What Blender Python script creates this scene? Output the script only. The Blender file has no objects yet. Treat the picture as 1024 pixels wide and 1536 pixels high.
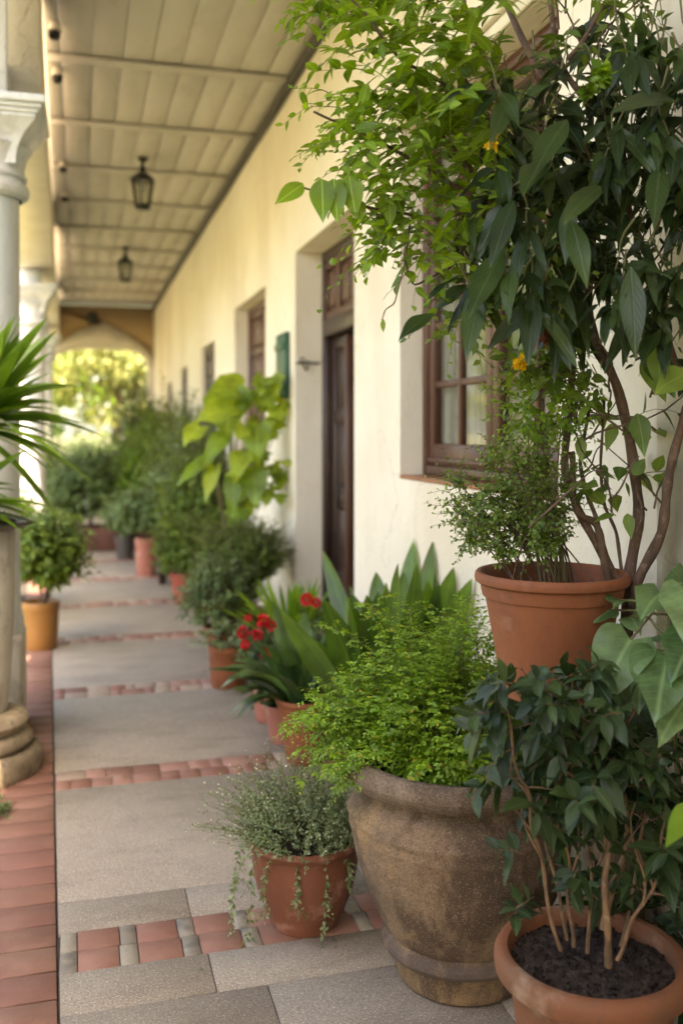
import bpy, math, random
import numpy as np
from mathutils import Vector
random.seed(7); RNG = np.random.default_rng(11)
R = math.radians
C = bpy.context.scene.collection
HC = 1.55; F = 1430.0; VPX = 120.0; HY = 645.0
TH = math.atan((512 - VPX) / F); S, K = math.sin(TH), math.cos(TH)

def at(u, v, d):
    """world point seen at photo pixel (u, v) at depth d metres"""
    l = (u - 512) / F * d
    return np.array([d * S + l * K, d * K - l * S, HC - (v - HY) / F * d])

# ------------------------------------------------------------------ materials
def nodes(name):
    m = bpy.data.materials.new(name); m.use_nodes = True
    nt = m.node_tree; nt.nodes.clear()
    return m, nt
class N:
    def __init__(s, nt): s.nt = nt
    def __call__(s, t, ins=None, **kw):
        n = s.nt.nodes.new('ShaderNode' + t)
        for k, v in kw.items(): setattr(n, k, v)
        for k, v in (ins or {}).items():
            if hasattr(v, 'links') or isinstance(v, bpy.types.NodeSocket): s.nt.links.new(v, n.inputs[k])
            else: n.inputs[k].default_value = v
        return n
def c4(c): return (c[0], c[1], c[2], 1.0)
def ramp(n, fac, stops):
    r = n('ValToRGB', {0: fac})
    el = r.color_ramp.elements
    while len(el) < len(stops): el.new(0.5)
    for e, (p, c) in zip(el, stops):
        e.position = p; e.color = c4(c) if len(c) == 3 else c
    return r.outputs[0]
def surf(name, base, rough=.6, spots=(), bump=.1, bscale=60., vary=0., metal=0., spec=.5, coord='Object', bdist=.01, lump=.8):
    """general procedural surface: base colour, list of noise stain layers (scale, low, high, colour, stretch), bump"""
    m, nt = nodes(name); n = N(nt)
    tc = n('TexCoord').outputs[coord]
    col = n('RGB'); col.outputs[0].default_value = c4(base); cur = col.outputs[0]
    if vary:
        ri = n('NewGeometry').outputs['Random Per Island']
        hsv = n('HueSaturation', {'Value': n('MapRange', {0: ri, 3: 1 - vary, 4: 1 + vary}).outputs[0],
                                  'Hue': n('MapRange', {0: n('Math', {0: n('Math', {0: ri, 1: 17.3}, operation='MULTIPLY').outputs[0]}, operation='FRACT').outputs[0], 3: .5 - vary * .04, 4: .5 + vary * .04}).outputs[0], 'Color': cur})
        cur = hsv.outputs[0]
    for i, (sc, lo, hi, cc, st) in enumerate(spots):
        mp = n('Mapping', {'Vector': tc, 'Scale': st, 'Location': (i * 3.1, i * 1.7, i * 5.3)})
        nz = n('TexNoise', {'Vector': mp.outputs[0], 'Scale': sc, 'Detail': 6., 'Roughness': .62})
        f = n('MapRange', {0: nz.outputs[0], 1: lo, 2: hi}, clamp=True)
        amt = cc[3] if len(cc) > 3 else 1.
        ff = n('Math', {0: f.outputs[0], 1: amt}, operation='MULTIPLY')
        mx = n('Mix', {0: ff.outputs[0], 6: cur, 7: c4(cc)}, data_type='RGBA'); cur = mx.outputs[2]
    p = n('BsdfPrincipled', {'Base Color': cur, 'Roughness': rough, 'Metallic': metal, 'Specular IOR Level': spec})
    if bump:
        nz = n('TexNoise', {'Vector': tc, 'Scale': bscale, 'Detail': 8., 'Roughness': .65})
        b = n('Bump', {'Strength': bump, 'Distance': bdist, 'Height': nz.outputs[0]})
        nz2 = n('TexNoise', {'Vector': tc, 'Scale': bscale * .09, 'Detail': 3.})
        b2 = n('Bump', {'Strength': bump * lump, 'Distance': bdist * 3, 'Height': nz2.outputs[0], 'Normal': b.outputs[0]})
        nt.links.new(b2.outputs[0], p.inputs['Normal'])
        rr = n('MapRange', {0: nz.outputs[0], 3: max(0, rough - .12), 4: min(1, rough + .12)}); nt.links.new(rr.outputs[0], p.inputs['Roughness'])
    o = n('OutputMaterial'); nt.links.new(p.outputs[0], o.inputs[0])
    return m
def leafmat(name, lo, hi, rough=.4, trans=.35, tcol=None, vein=0., spec=.5, blotch=0., yellow=0.):
    """leaf: two tones per leaf island, lighter midrib and side veins from the leaf's own UV, translucency"""
    m, nt = nodes(name); n = N(nt)
    ri = n('NewGeometry').outputs['Random Per Island']
    stops = [(0., lo), (.55, [(a + b) / 2 for a, b in zip(lo, hi)]), (1., hi)]
    if yellow: stops = [(0., lo), (.5, [(a + b) / 2 for a, b in zip(lo, hi)]), (1 - yellow - .02, hi), (1 - yellow, (.45, .34, .05))]
    cur = ramp(n, ri, stops)
    uv = n('TexCoord').outputs['UV']
    sx = n('SeparateXYZ', {0: uv})
    nz = n('TexNoise', {'Vector': n('TexCoord').outputs['Object'], 'Scale': 9. if not blotch else 30., 'Detail': 4.})
    f = n('MapRange', {0: nz.outputs[0], 1: .35, 2: .7, 3: .72, 4: 1.25}, clamp=True)
    cur = n('Mix', {0: 1., 6: cur, 7: n('CombineColor', {0: f.outputs[0], 1: f.outputs[0], 2: f.outputs[0]}).outputs[0]}, data_type='RGBA', blend_type='MULTIPLY').outputs[2]
    if vein:
        a = n('Math', {0: sx.outputs[0], 1: .5}, operation='SUBTRACT'); a = n('Math', {0: a.outputs[0]}, operation='ABSOLUTE')
        mid = n('MapRange', {0: a.outputs[0], 1: .0, 2: .05, 3: 1., 4: 0.}, clamp=True)
        w = n('Math', {0: n('Math', {0: sx.outputs[1], 1: 9.}, operation='MULTIPLY').outputs[0], 1: n('Math', {0: a.outputs[0], 1: 6.}, operation='MULTIPLY').outputs[0]}, operation='SUBTRACT')
        fr = n('Math', {0: w.outputs[0]}, operation='FRACT')
        sv = n('MapRange', {0: fr.outputs[0], 1: 0., 2: .16, 3: .45, 4: 0.}, clamp=True)
        vv = n('Math', {0: mid.outputs[0], 1: sv.outputs[0]}, operation='MAXIMUM')
        va = n('Math', {0: vv.outputs[0], 1: vein}, operation='MULTIPLY')
        cur = n('Mix', {0: va.outputs[0], 6: cur, 7: c4([min(1, x * 2.2 + .05) for x in hi])}, data_type='RGBA').outputs[2]
        bh = vv.outputs[0]
        nt_ = n('TexNoise', {'Vector': n('TexCoord').outputs['Object'], 'Scale': 45., 'Detail': 4.})
        tt = n('Math', {0: nt_.outputs[0], 1: .7, 2: sx.outputs[1]}, operation='MULTIPLY_ADD')
        ed = n('Math', {0: a.outputs[0], 1: .5, 2: tt.outputs[0]}, operation='MULTIPLY_ADD')
        tf = n('MapRange', {0: ed.outputs[0], 1: 1.36, 2: 1.44}, clamp=True)
        rs = n('MapRange', {0: n('Math', {0: n('Math', {0: ri, 1: 31.7}, operation='MULTIPLY').outputs[0]}, operation='FRACT').outputs[0], 1: .62, 2: .66}, clamp=True)
        cur = n('Mix', {0: n('Math', {0: tf.outputs[0], 1: rs.outputs[0]}, operation='MULTIPLY').outputs[0], 6: cur, 7: (.17, .10, .035, 1)}, data_type='RGBA').outputs[2]
    p = n('BsdfPrincipled', {'Base Color': cur, 'Roughness': rough, 'Specular IOR Level': spec})
    if vein:
        b = n('Bump', {'Strength': .5, 'Distance': .002, 'Height': bh}, invert=True); nt.links.new(b.outputs[0], p.inputs['Normal'])
    tc_ = n('Mix', {0: 1., 6: cur, 7: c4(tcol or (1.7, 1.5, .45))}, data_type='RGBA', blend_type='MULTIPLY')
    t = n('BsdfTranslucent', {'Color': tc_.outputs[2]})
    mx = n('MixShader', {0: trans, 1: p.outputs[0], 2: t.outputs[0]})
    o = n('OutputMaterial'); nt.links.new(mx.outputs[0], o.inputs[0])
    return m

M = {}
XYZ = (1, 1, 1)
M['plaster'] = surf('plaster', (.84, .76, .60), .88, [(.9, .50, .62, (.66, .56, .40, .5), (1, 1, .5)), (60., .66, .72, (.45, .38, .28, .35), XYZ), (1.2, .45, .75, (.62, .53, .37, .35), (1, 1, .6)), (3.5, .58, .75, (.55, .47, .34, .4), (1, 1, .25)), (.7, .5, .7, (.88, .83, .70, .5), XYZ)], .6, 55, bdist=.008)
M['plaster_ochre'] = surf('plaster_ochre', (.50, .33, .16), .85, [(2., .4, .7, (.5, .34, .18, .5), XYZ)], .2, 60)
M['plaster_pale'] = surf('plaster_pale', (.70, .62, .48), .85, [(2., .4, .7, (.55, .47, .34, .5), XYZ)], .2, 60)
M['trim'] = surf('cream_trim', (.74, .66, .48), .6, [(5., .5, .7, (.5, .42, .28, .5), XYZ)], .15, 60)
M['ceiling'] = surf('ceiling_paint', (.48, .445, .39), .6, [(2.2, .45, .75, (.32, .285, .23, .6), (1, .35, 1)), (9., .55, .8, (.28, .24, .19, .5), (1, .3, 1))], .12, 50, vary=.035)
M['white_paint'] = surf('column_paint', (.78, .77, .72), .6, [(2.2, .45, .62, (.48, .53, .53, .75), (1, 1, .3)), (6., .55, .7, (.42, .38, .32, .55), (1, 1, .5)), (30., .62, .72, (.25, .2, .16, .6), XYZ)], .25, 50)
M['pedestal'] = surf('weathered_plaster', (.62, .55, .43), .75, [(3., .42, .65, (.42, .34, .24, .7), (1, 1, .35)), (14., .55, .7, (.2, .15, .1, .6), (1, 1, .6)), (1.5, .5, .7, (.72, .68, .58, .6), XYZ)], .4, 60)
M['old_stone'] = surf('mossy_stone', (.42, .33, .21), .85, [(6., .4, .6, (.17, .13, .08, .85), (1, 1, .7)), (25., .5, .65, (.10, .08, .05, .7), XYZ)], .6, 60)
M['slab'] = surf('stone_slab', (.265, .22, .165), .72, [(1.6, .4, .7, (.33, .28, .21, .8), XYZ), (2.6, .50, .66, (.17, .14, .10, .7), (1, 2.5, 1)), (16., .5, .72, (.22, .19, .15, .6), XYZ), (120., .50, .60, (.17, .14, .10, .7), XYZ), (170., .56, .64, (.62, .57, .48, .7), XYZ)], .5, 190, vary=.035, bdist=.003)
M['mortar'] = surf('mortar', (.065, .055, .045), .95, [], .3, 60)
M['red_tile'] = surf('red_tile', (.235, .108, .074), .62, [(9., .45, .7, (.20, .08, .055, .7), XYZ), (4., .5, .7, (.36, .21, .15, .6), XYZ), (140., .5, .62, (.25, .13, .09, .5), XYZ)], .35, 120, vary=.16, bdist=.003, lump=.12)
M['grey_tile'] = surf('grey_tile', (.25, .215, .16), .65, [(12., .48, .64, (.10, .095, .085, .75), XYZ), (8., .55, .7, (.42, .37, .27, .6), XYZ), (140., .5, .62, (.15, .14, .12, .5), XYZ)], .35, 120, vary=.3, bdist=.003, lump=.12)
M['pink_tile'] = surf('pink_tile', (.33, .17, .125), .65, [(9., .45, .7, (.25, .12, .09, .7), XYZ), (4., .5, .7, (.40, .28, .21, .7), XYZ)], .35, 120, vary=.14, bdist=.003, lump=.12)
M['pale_tile'] = surf('pale_tile', (.36, .27, .2), .65, [(9., .45, .7, (.28, .2, .15, .7), XYZ)], .35, 120, vary=.12, bdist=.003, lump=.12)
M['brick_strip'] = surf('brick_strip', (.215, .100, .066), .68, [(5., .42, .68, (.19, .085, .058, .7), XYZ), (2., .5, .7, (.33, .19, .135, .7), XYZ), (150., .5, .64, (.2, .1, .07, .5), XYZ)], .5, 130, vary=.18, bdist=.004, lump=.12)
M['terracotta'] = surf('terracotta', (.235, .070, .021), .75, [(5., .42, .66, (.165, .048, .016, .8), XYZ), (9., .54, .72, (.32, .15, .08, .35), (1, 1, .4)), (3., .58, .72, (.40, .26, .17, .45), (1, 1, 1.6)), (40., .6, .72, (.12, .06, .03, .6), XYZ)], .35, 110, bdist=.003)
M['terracotta_red'] = surf('terracotta_red', (.205, .068, .032), .55, [(7., .45, .7, (.13, .042, .02, .7), (1, 1, .5)), (12., .56, .7, (.46, .27, .19, .55), XYZ), (50., .62, .74, (.15, .06, .04, .5), XYZ)], .25, 110, bdist=.003)
M['terracotta_worn'] = surf('terracotta_worn', (.215, .072, .026), .75, [(5., .42, .62, (.14, .065, .028, .8), (1, 1, .6)), (4., .54, .66, (.42, .30, .20, .55), (1, 1, 1.2)), (35., .58, .7, (.14, .07, .04, .6), XYZ)], .35, 100, bdist=.004)
M['terracotta_pink'] = surf('terracotta_pink', (.36, .13, .085), .75, [(8., .5, .7, (.56, .36, .28, .6), XYZ)], .2, 90, bdist=.003)
M['ochre_pot'] = surf('ochre_glaze', (.30, .135, .03), .45, [(8., .45, .7, (.28, .12, .03, .7), XYZ)], .15, 60)
M['dark_pot'] = surf('dark_pot', (.05, .045, .04), .5, [(8., .45, .7, (.1, .08, .06, .7), XYZ)], .15, 60)
M['red_pot'] = surf('red_pot', (.32, .06, .035), .6, [(8., .45, .7, (.3, .08, .05, .7), XYZ)], .15, 60)
M['trough'] = surf('trough_brick', (.14, .055, .035), .8, [(8., .45, .7, (.07, .03, .02, .7), XYZ)], .3, 60)
M['soil'] = surf('soil', (.042, .026, .015), .95, [(40., .5, .65, (.09, .06, .04), XYZ), (90., .62, .7, (.25, .2, .15, .6), XYZ)], 1., 120, vary=.3, bdist=.01)
M['earth'] = surf('earth', (.20, .17, .10), .95, [(.5, .40, .55, (.09, .12, .035), XYZ), (6., .5, .6, (.2, .17, .11), XYZ)], .6, 20, bdist=.03)
M['iron'] = surf('black_iron', (.012, .012, .012), .45, [], .1, 80, metal=.3)
M['white_enamel'] = surf('white_enamel', (.6, .55, .45), .5, [], 0)
M['wire'] = surf('dark_conduit', (.025, .02, .016), .6, [(10, .4, .6, (.05, .04, .03), XYZ)], .2, 80)
M['green'] = surf('green_paint', (.015, .085, .045), .45, [(8., .5, .7, (.03, .12, .07, .6), (1, 1, .3))], .15, 60)
M['bark'] = surf('bark', (.15, .085, .05), .8, [(14., .42, .62, (.055, .033, .02, .9), (1, 1, .35)), (40., .55, .7, (.27, .19, .12, .7), XYZ)], .8, 90, bdist=.006)
M['bark_tan'] = surf('bark_tan', (.22, .12, .055), .75, [(26., .42, .60, (.09, .055, .03, .9), (1, 1, .5)), (60., .6, .7, (.33, .24, .15, .6), XYZ)], .5, 90, bdist=.003)
M['twig'] = surf('green_stem', (.14, .14, .045), .6, [(20., .42, .62, (.12, .08, .04, .8), XYZ)], 0)
M['wood_grey'] = surf('old_wood', (.30, .22, .14), .8, [(6., .42, .62, (.15, .10, .06, .9), (3, 3, .2)), (20., .5, .7, (.36, .30, .2, .5), (3, 3, .2))], .4, 80, bdist=.003)
def woodmat(name, a, b, c, rough=.4):
    m, nt = nodes(name); n = N(nt)
    tc = n('TexCoord').outputs['Object']
    mp = n('Mapping', {'Vector': tc, 'Scale': (14, 14, 1.1)})
    nz = n('TexNoise', {'Vector': mp.outputs[0], 'Scale': 3.2, 'Detail': 8., 'Roughness': .65, 'Distortion': .6})
    nb = n('TexNoise', {'Vector': tc, 'Scale': 2.3, 'Detail': 3.})
    f = n('Math', {0: nz.outputs[0], 1: n('Math', {0: nb.outputs[0], 1: .5}, operation='MULTIPLY').outputs[0]}, operation='ADD')
    cur = ramp(n, f.outputs[0], [(.5, a), (.72, b), (.95, c)])
    p = n('BsdfPrincipled', {'Base Color': cur, 'Roughness': rough})
    bp = n('Bump', {'Strength': .25, 'Distance': .002, 'Height': nz.outputs[0]}); nt.links.new(bp.outputs[0], p.inputs['Normal'])
    nt.links.new(p.outputs[0], n('OutputMaterial').inputs[0])
    return m
M['wood_brown'] = woodmat('brown_wood', (.038, .016, .010), (.085, .033, .019), (.13, .058, .034))
M['wood_red'] = woodmat('red_wood', (.042, .017, .010), (.085, .033, .019), (.12, .052, .032))
M['wood_dark'] = woodmat('dark_wood', (.012, .006, .004), (.030, .013, .008), (.055, .026, .016))
def dirtwall():
    m = M['plaster']; nt = m.node_tree; n = N(nt); p = [x for x in nt.nodes if x.type == 'BSDF_PRINCIPLED'][0]
    src = p.inputs['Base Color'].links[0].from_socket; g = n('NewGeometry').outputs['Position']
    z = n('SeparateXYZ', {0: g}).outputs[2]
    nz = n('TexNoise', {'Vector': n('Mapping', {'Vector': g, 'Scale': (1, 1, .35)}).outputs[0], 'Scale': 5., 'Detail': 7., 'Roughness': .65})
    h = n('Math', {0: nz.outputs[0], 1: 1.5, 2: -.35}, operation='MULTIPLY_ADD')      # ragged height of splashed dirt
    f = n('MapRange', {0: n('Math', {0: h.outputs[0], 1: z}, operation='SUBTRACT').outputs[0], 1: -.12, 2: .35, 3: 0., 4: .7}, clamp=True)
    c = n('Mix', {0: f.outputs[0], 6: src, 7: (.36, .27, .17, 1)}, data_type='RGBA').outputs[2]
    v = n('TexVoronoi', {'Vector': n('VectorMath', {0: g, 1: n('VectorMath', {0: n('TexNoise', {'Vector': g, 'Scale': 3., 'Detail': 4.}).outputs['Color'], 1: (.5, .5, .5)}, operation='MULTIPLY').outputs[0]}, operation='ADD').outputs[0], 'Scale': 1.3}, feature='DISTANCE_TO_EDGE')
    nm = n('TexNoise', {'Vector': g, 'Scale': .9, 'Detail': 2.})
    cr = n('MapRange', {0: v.outputs['Distance'], 1: .0, 2: .006, 3: .55, 4: 0.}, clamp=True); mk = n('MapRange', {0: nm.outputs[0], 1: .5, 2: .6}, clamp=True)
    ff = n('Math', {0: cr.outputs[0], 1: mk.outputs[0]}, operation='MULTIPLY')
    c = n('Mix', {0: ff.outputs[0], 6: c, 7: (.35, .28, .2, 1)}, data_type='RGBA').outputs[2]
    nt.links.new(c, p.inputs['Base Color'])
dirtwall()
M['sill'] = surf('terracotta_sill', (.36, .15, .065), .6, [(10, .45, .65, (.24, .1, .05), XYZ)], .2, 60)
def urnmat():
    m, nt = nodes('weathered_urn_clay'); n = N(nt)
    tc = n('TexCoord').outputs['Object']
    cur = n('RGB'); cur.outputs[0].default_value = (.27, .175, .10, 1); cur = cur.outputs[0]
    def lay(cur, sc, st, lo, hi, col, amt, det=6., loc=(0, 0, 0), mul=None):
        mp = n('Mapping', {'Vector': tc, 'Scale': st, 'Location': loc})
        nz = n('TexNoise', {'Vector': mp.outputs[0], 'Scale': sc, 'Detail': det, 'Roughness': .68})
        f = n('MapRange', {0: nz.outputs[0], 1: lo, 2: hi, 4: amt}, clamp=True).outputs[0]
        if mul is not None: f = n('Math', {0: f, 1: mul}, operation='MULTIPLY').outputs[0]
        return n('Mix', {0: f, 6: cur, 7: c4(col)}, data_type='RGBA').outputs[2]
    z = n('SeparateXYZ', {0: tc}).outputs[2]
    rim = n('MapRange', {0: z, 1: .50, 2: .57}, clamp=True).outputs[0]
    base = n('MapRange', {0: z, 1: .125, 2: .08}, clamp=True).outputs[0]
    cur = lay(cur, 3.5, (1, 1, 1), .42, .68, (.24, .155, .09), .8)
    cur = n('Mix', {0: n('Math', {0: rim, 1: .8}, operation='MULTIPLY').outputs[0], 6: cur, 7: (.27, .195, .135, 1)}, data_type='RGBA').outputs[2]
    cur = n('Mix', {0: n('Math', {0: base, 1: .85}, operation='MULTIPLY').outputs[0], 6: cur, 7: (.29, .175, .075, 1)}, data_type='RGBA').outputs[2]
    cur = lay(cur, 7., (1, 1, .22), .47, .57, (.070, .040, .022), .8, loc=(1.3, 4.1, 0))
    cur = lay(cur, 4., (1, 1, .7), .48, .60, (.09, .060, .036), .75, loc=(6.3, 2.1, 3))
    cur = lay(cur, 7., (1, 1, .8), .55, .70, (.40, .25, .11), .8, loc=(3, 9, 1))
    cur = lay(cur, 18., (1, 1, .8), .50, .66, (.14, .095, .055), .65, loc=(3, 1, 7))
    cur = lay(cur, 160., (1, 1, 1), .50, .60, (.085, .055, .035), .55, 3.)
    cur = lay(cur, 230., (1, 1, 1), .57, .65, (.38, .31, .23), .5, 2., loc=(5, 5, 5))
    ring = n('MapRange', {0: n('Math', {0: n('Math', {0: z, 1: .115}, operation='SUBTRACT').outputs[0]}, operation='ABSOLUTE').outputs[0], 1: .012, 2: .035, 3: .8, 4: 0.}, clamp=True).outputs[0]
    cur = lay(cur, 14., (1, 1, 1), .3, .5, (.10, .075, .06), 1., mul=ring)
    p = n('BsdfPrincipled', {'Base Color': cur, 'Roughness': .88, 'Specular IOR Level': .3})
    n1 = n('TexNoise', {'Vector': tc, 'Scale': 170., 'Detail': 6., 'Roughness': .75})
    n2 = n('TexNoise', {'Vector': n('Mapping', {'Vector': tc, 'Scale': (1, 1, 1.2)}).outputs[0], 'Scale': 11., 'Detail': 6.})
    b1 = n('Bump', {'Strength': .75, 'Distance': .006, 'Height': n1.outputs[0]})
    b2 = n('Bump', {'Strength': .6, 'Distance': .02, 'Height': n2.outputs[0], 'Normal': b1.outputs[0]})
    nt.links.new(b2.outputs[0], p.inputs['Normal'])
    nt.links.new(p.outputs[0], n('OutputMaterial').inputs[0])
    return m
M['urn'] = urnmat()
def glassmat():
    m, nt = nodes('window_glass'); n = N(nt)
    fr = n('LayerWeight', {'Blend': .5})
    f = n('Math', {0: n('Math', {0: fr.outputs['Facing'], 1: 4.}, operation='POWER').outputs[0], 1: .6, 2: .13}, operation='MULTIPLY_ADD')
    mx = n('MixShader', {0: f.outputs[0], 1: n('BsdfTransparent', {'Color': (.82, .84, .8, 1)}).outputs[0], 2: n('BsdfGlossy', {'Roughness': .06, 'Color': (.9, .9, .88, 1)}).outputs[0]})
    nt.links.new(mx.outputs[0], n('OutputMaterial').inputs[0]); return m
M['glass'] = glassmat()
def curtainmat():
    m, nt = nodes('curtain_cloth'); n = N(nt)
    nz = n('TexNoise', {'Vector': n('Mapping', {'Vector': n('TexCoord').outputs['Object'], 'Scale': (1, 9, .4)}).outputs[0], 'Scale': 3., 'Detail': 3.})
    cur = ramp(n, nz.outputs[0], [(.3, (.08, .075, .055)), (.55, (.24, .23, .17)), (.8, (.46, .43, .33))])
    p = n('BsdfPrincipled', {'Base Color': cur, 'Roughness': .9})
    nt.links.new(p.outputs[0], n('OutputMaterial').inputs[0]); return m
M['curtain'] = curtainmat()
G = lambda *a: a
M['lf_lime'] = leafmat('leaf_lime', (.10, .19, .012), (.22, .34, .025), .4, .42, vein=.35)
M['lf_limebig'] = leafmat('leaf_lime_big', (.13, .24, .015), (.38, .48, .05), .45, .42, vein=.18)
M['lf_bright'] = leafmat('leaf_bright', (.10, .20, .015), (.22, .36, .03), .42, .42)
M['lf_fern'] = leafmat('leaf_fern', (.10, .21, .014), (.29, .45, .04), .5, .40, yellow=.008)
M['lf_mid'] = leafmat('leaf_mid', (.065, .13, .018), (.21, .31, .05), .45, .34, vein=.15)
M['lf_dark'] = leafmat('leaf_dark', (.035, .075, .016), (.085, .15, .035), .34, .22, vein=.28, spec=.6)
M['lf_vine'] = leafmat('leaf_vine', (.010, .026, .006), (.050, .085, .018), .42, .24, vein=.22, spec=.45)
M['lf_gloss'] = leafmat('leaf_gloss', (.012, .030, .008), (.048, .085, .022), .42, .2, vein=.25, spec=.42)
M['lf_silver'] = leafmat('leaf_silver', (.10, .16, .055), (.28, .34, .18), .55, .3)
M['lf_pothos'] = leafmat('leaf_pothos', (.05, .11, .03), (.18, .27, .10), .40, .28, vein=.32, blotch=1.)
M['lf_blue'] = leafmat('leaf_bluish', (.08, .15, .045), (.22, .32, .12), .5, .3)
M['lf_yucca'] = leafmat('leaf_yucca', (.08, .17, .018), (.22, .38, .045), .35, .3)
M['lf_strap'] = leafmat('leaf_strap', (.030, .075, .022), (.10, .18, .05), .36, .25, spec=.5)
M['lf_blade'] = leafmat('leaf_blade', (.035, .085, .012), (.12, .22, .028), .38, .35, vein=.15)
M['lf_sun'] = leafmat('leaf_sunny', (.20, .25, .07), (.46, .46, .18), .5, .45, tcol=(1.3, 1.2, .6))
M['lf_hedge'] = leafmat('leaf_hedge', (.07, .12, .04), (.16, .24, .09), .5, .3)
M['red_petal'] = leafmat('red_petal', (.5, .006, .012), (.8, .02, .035), .5, .25, tcol=(1.3, .6, .6))
M['yellow_petal'] = leafmat('yellow_petal', (.75, .42, .01), (.85, .62, .02), .5, .3, tcol=(1.2, 1, .5))
M['rust'] = leafmat('rust_bracts', (.12, .035, .02), (.28, .09, .05), .7, .2)
M['white_petal'] = leafmat('white_petal', (.6, .62, .5), (.8, .8, .72), .6, .3)

# ------------------------------------------------------------------ mesh helpers
class MB:
    def __init__(s): s.v = []; s.f = []; s.m = []; s.uv = []; s.n = 0
    def add(s, v, f, mi=0, uv=None):
        v = np.asarray(v, float).reshape(-1, 3); o = s.n
        s.v.append(v); s.n += len(v)
        for q in f: s.f.append([i + o for i in q])
        s.m += [mi] * len(f)
    def addq(s, v, q, uv=None, mi=0):
        """bulk quads as arrays"""
        s.v.append(v); s.f.append(('A', q + s.n)); s.n += len(v); s.uv.append((len(q), uv)); s.m.append(('A', len(q), mi))
    def box(s, x0, x1, y0, y1, z0, z1, mi=0, bev=0.):
        if x0 > x1: x0, x1 = x1, x0
        if y0 > y1: y0, y1 = y1, y0
        if z0 > z1: z0, z1 = z1, z0
        b = min(bev, (x1 - x0) * .45, (y1 - y0) * .45, (z1 - z0) * .45)
        if b <= 0:
            v = [(x, y, z) for z in (z0, z1) for y in (y0, y1) for x in (x0, x1)]
            s.add(v, [(0, 2, 3, 1), (4, 5, 7, 6), (0, 1, 5, 4), (2, 6, 7, 3), (0, 4, 6, 2), (1, 3, 7, 5)], mi); return
        v = []; idx = {}
        for i, x in enumerate((x0, x1)):
            for j, y in enumerate((y0, y1)):
                for k, z in enumerate((z0, z1)):
                    sx, sy, sz = (1, -1)[i], (1, -1)[j], (1, -1)[k]
                    for a in range(3):
                        p = [x + sx * b, y + sy * b, z + sz * b]; p[a] = (x, y, z)[a]
                        idx[i, j, k, a] = len(v); v.append(p)
        f = []
        for a in range(3):
            o1, o2 = (a + 1) % 3, (a + 2) % 3
            for e in (0, 1):
                def g(p, q):
                    t = [0, 0, 0]; t[a] = e; t[o1] = p; t[o2] = q; return idx[t[0], t[1], t[2], a]
                q = [g(0, 0), g(1, 0), g(1, 1), g(0, 1)]
                f.append(q if e else q[::-1])
        for a in range(3):
            o1, o2 = (a + 1) % 3, (a + 2) % 3
            for p in (0, 1):
                for q_ in (0, 1):
                    def h(e, ax):
                        t = [0, 0, 0]; t[a] = e; t[o1] = p; t[o2] = q_; return idx[t[0], t[1], t[2], ax]
                    q = [h(0, o1), h(1, o1), h(1, o2), h(0, o2)]
                    f.append(q if (p != q_) else q[::-1])
        for i in (0, 1):
            for j in (0, 1):
                for k in (0, 1):
                    q = [idx[i, j, k, 0], idx[i, j, k, 1], idx[i, j, k, 2]]
                    f.append(q if (i + j + k) % 2 else q[::-1])
        s.add(v, f, mi)
    def prism(s, quad, z0, z1, mi=0, inset=0.):
        """four (x, y) corners counter-clockwise; small worn edge"""
        q = np.array(quad, float); c = q.mean(0)
        def ins(d):
            w = c - q; return q + w / np.maximum(np.linalg.norm(w, axis=1, keepdims=True), 1e-6) * d * 1.414
        rows = [(q, z0), (q, z1 - inset), (ins(inset), z1)] if inset else [(q, z0), (q, z1)]
        v = [(p[0], p[1], z) for r, z in rows for p in r]
        n = len(q); f = [tuple(range(n))[::-1]]
        for k in range(len(rows) - 1):
            for i in range(n): j = (i + 1) % n; f.append((k * n + i, k * n + j, (k + 1) * n + j, (k + 1) * n + i))
        f.append(tuple(range((len(rows) - 1) * n, len(rows) * n)))
        s.add(v, f, mi)
    def lathe(s, prof, c=(0, 0, 0), seg=48, mi=0, wob=0., sq=None, start=0.):
        prof = np.array(prof, float); a = start + np.arange(seg) * 2 * math.pi / seg
        ca, sa = np.cos(a), np.sin(a)
        w = 1 + wob * (np.sin(a * 2 + 1) * .6 + np.sin(a * 5 + .5) * .3 + np.sin(a * 9) * .15)
        n = len(prof)
        v = np.zeros((n, seg, 3))
        v[..., 0] = c[0] + prof[:, 0:1] * ca * w; v[..., 1] = c[1] + prof[:, 0:1] * sa * w; v[..., 2] = c[2] + prof[:, 1:2]
        f = []
        for i in range(n - 1):
            for j in range(seg):
                k = (j + 1) % seg
                f.append((i * seg + j, i * seg + k, (i + 1) * seg + k, (i + 1) * seg + j))
        s.add(v, f, mi)
    def tube(s, pts, rad, k=8, mi=0, cap=True):
        p = np.array(pts, float); n = len(p)
        rad = np.full(n, rad) if np.isscalar(rad) else np.asarray(rad, float)
        t = np.gradient(p, axis=0); t /= np.maximum(np.linalg.norm(t, axis=1, keepdims=True), 1e-9)
        ref = np.array([.31, .17, .93]) if abs(t[0][2]) < .85 else np.array([.93, .31, .1])
        a = np.cross(t, ref); a /= np.maximum(np.linalg.norm(a, axis=1, keepdims=True), 1e-9); b = np.cross(t, a)
        an = np.arange(k) * 2 * math.pi / k
        v = p[:, None, :] + rad[:, None, None] * (a[:, None, :] * np.cos(an)[None, :, None] + b[:, None, :] * np.sin(an)[None, :, None])
        i = np.arange(n - 1)[:, None] * k; j = np.arange(k)[None, :]; j2 = (j + 1) % k
        q = np.stack([i + j, i + j2, i + k + j2, i + k + j], -1).reshape(-1, 4)
        s.addq(v.reshape(-1, 3), q, None, mi)
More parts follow.
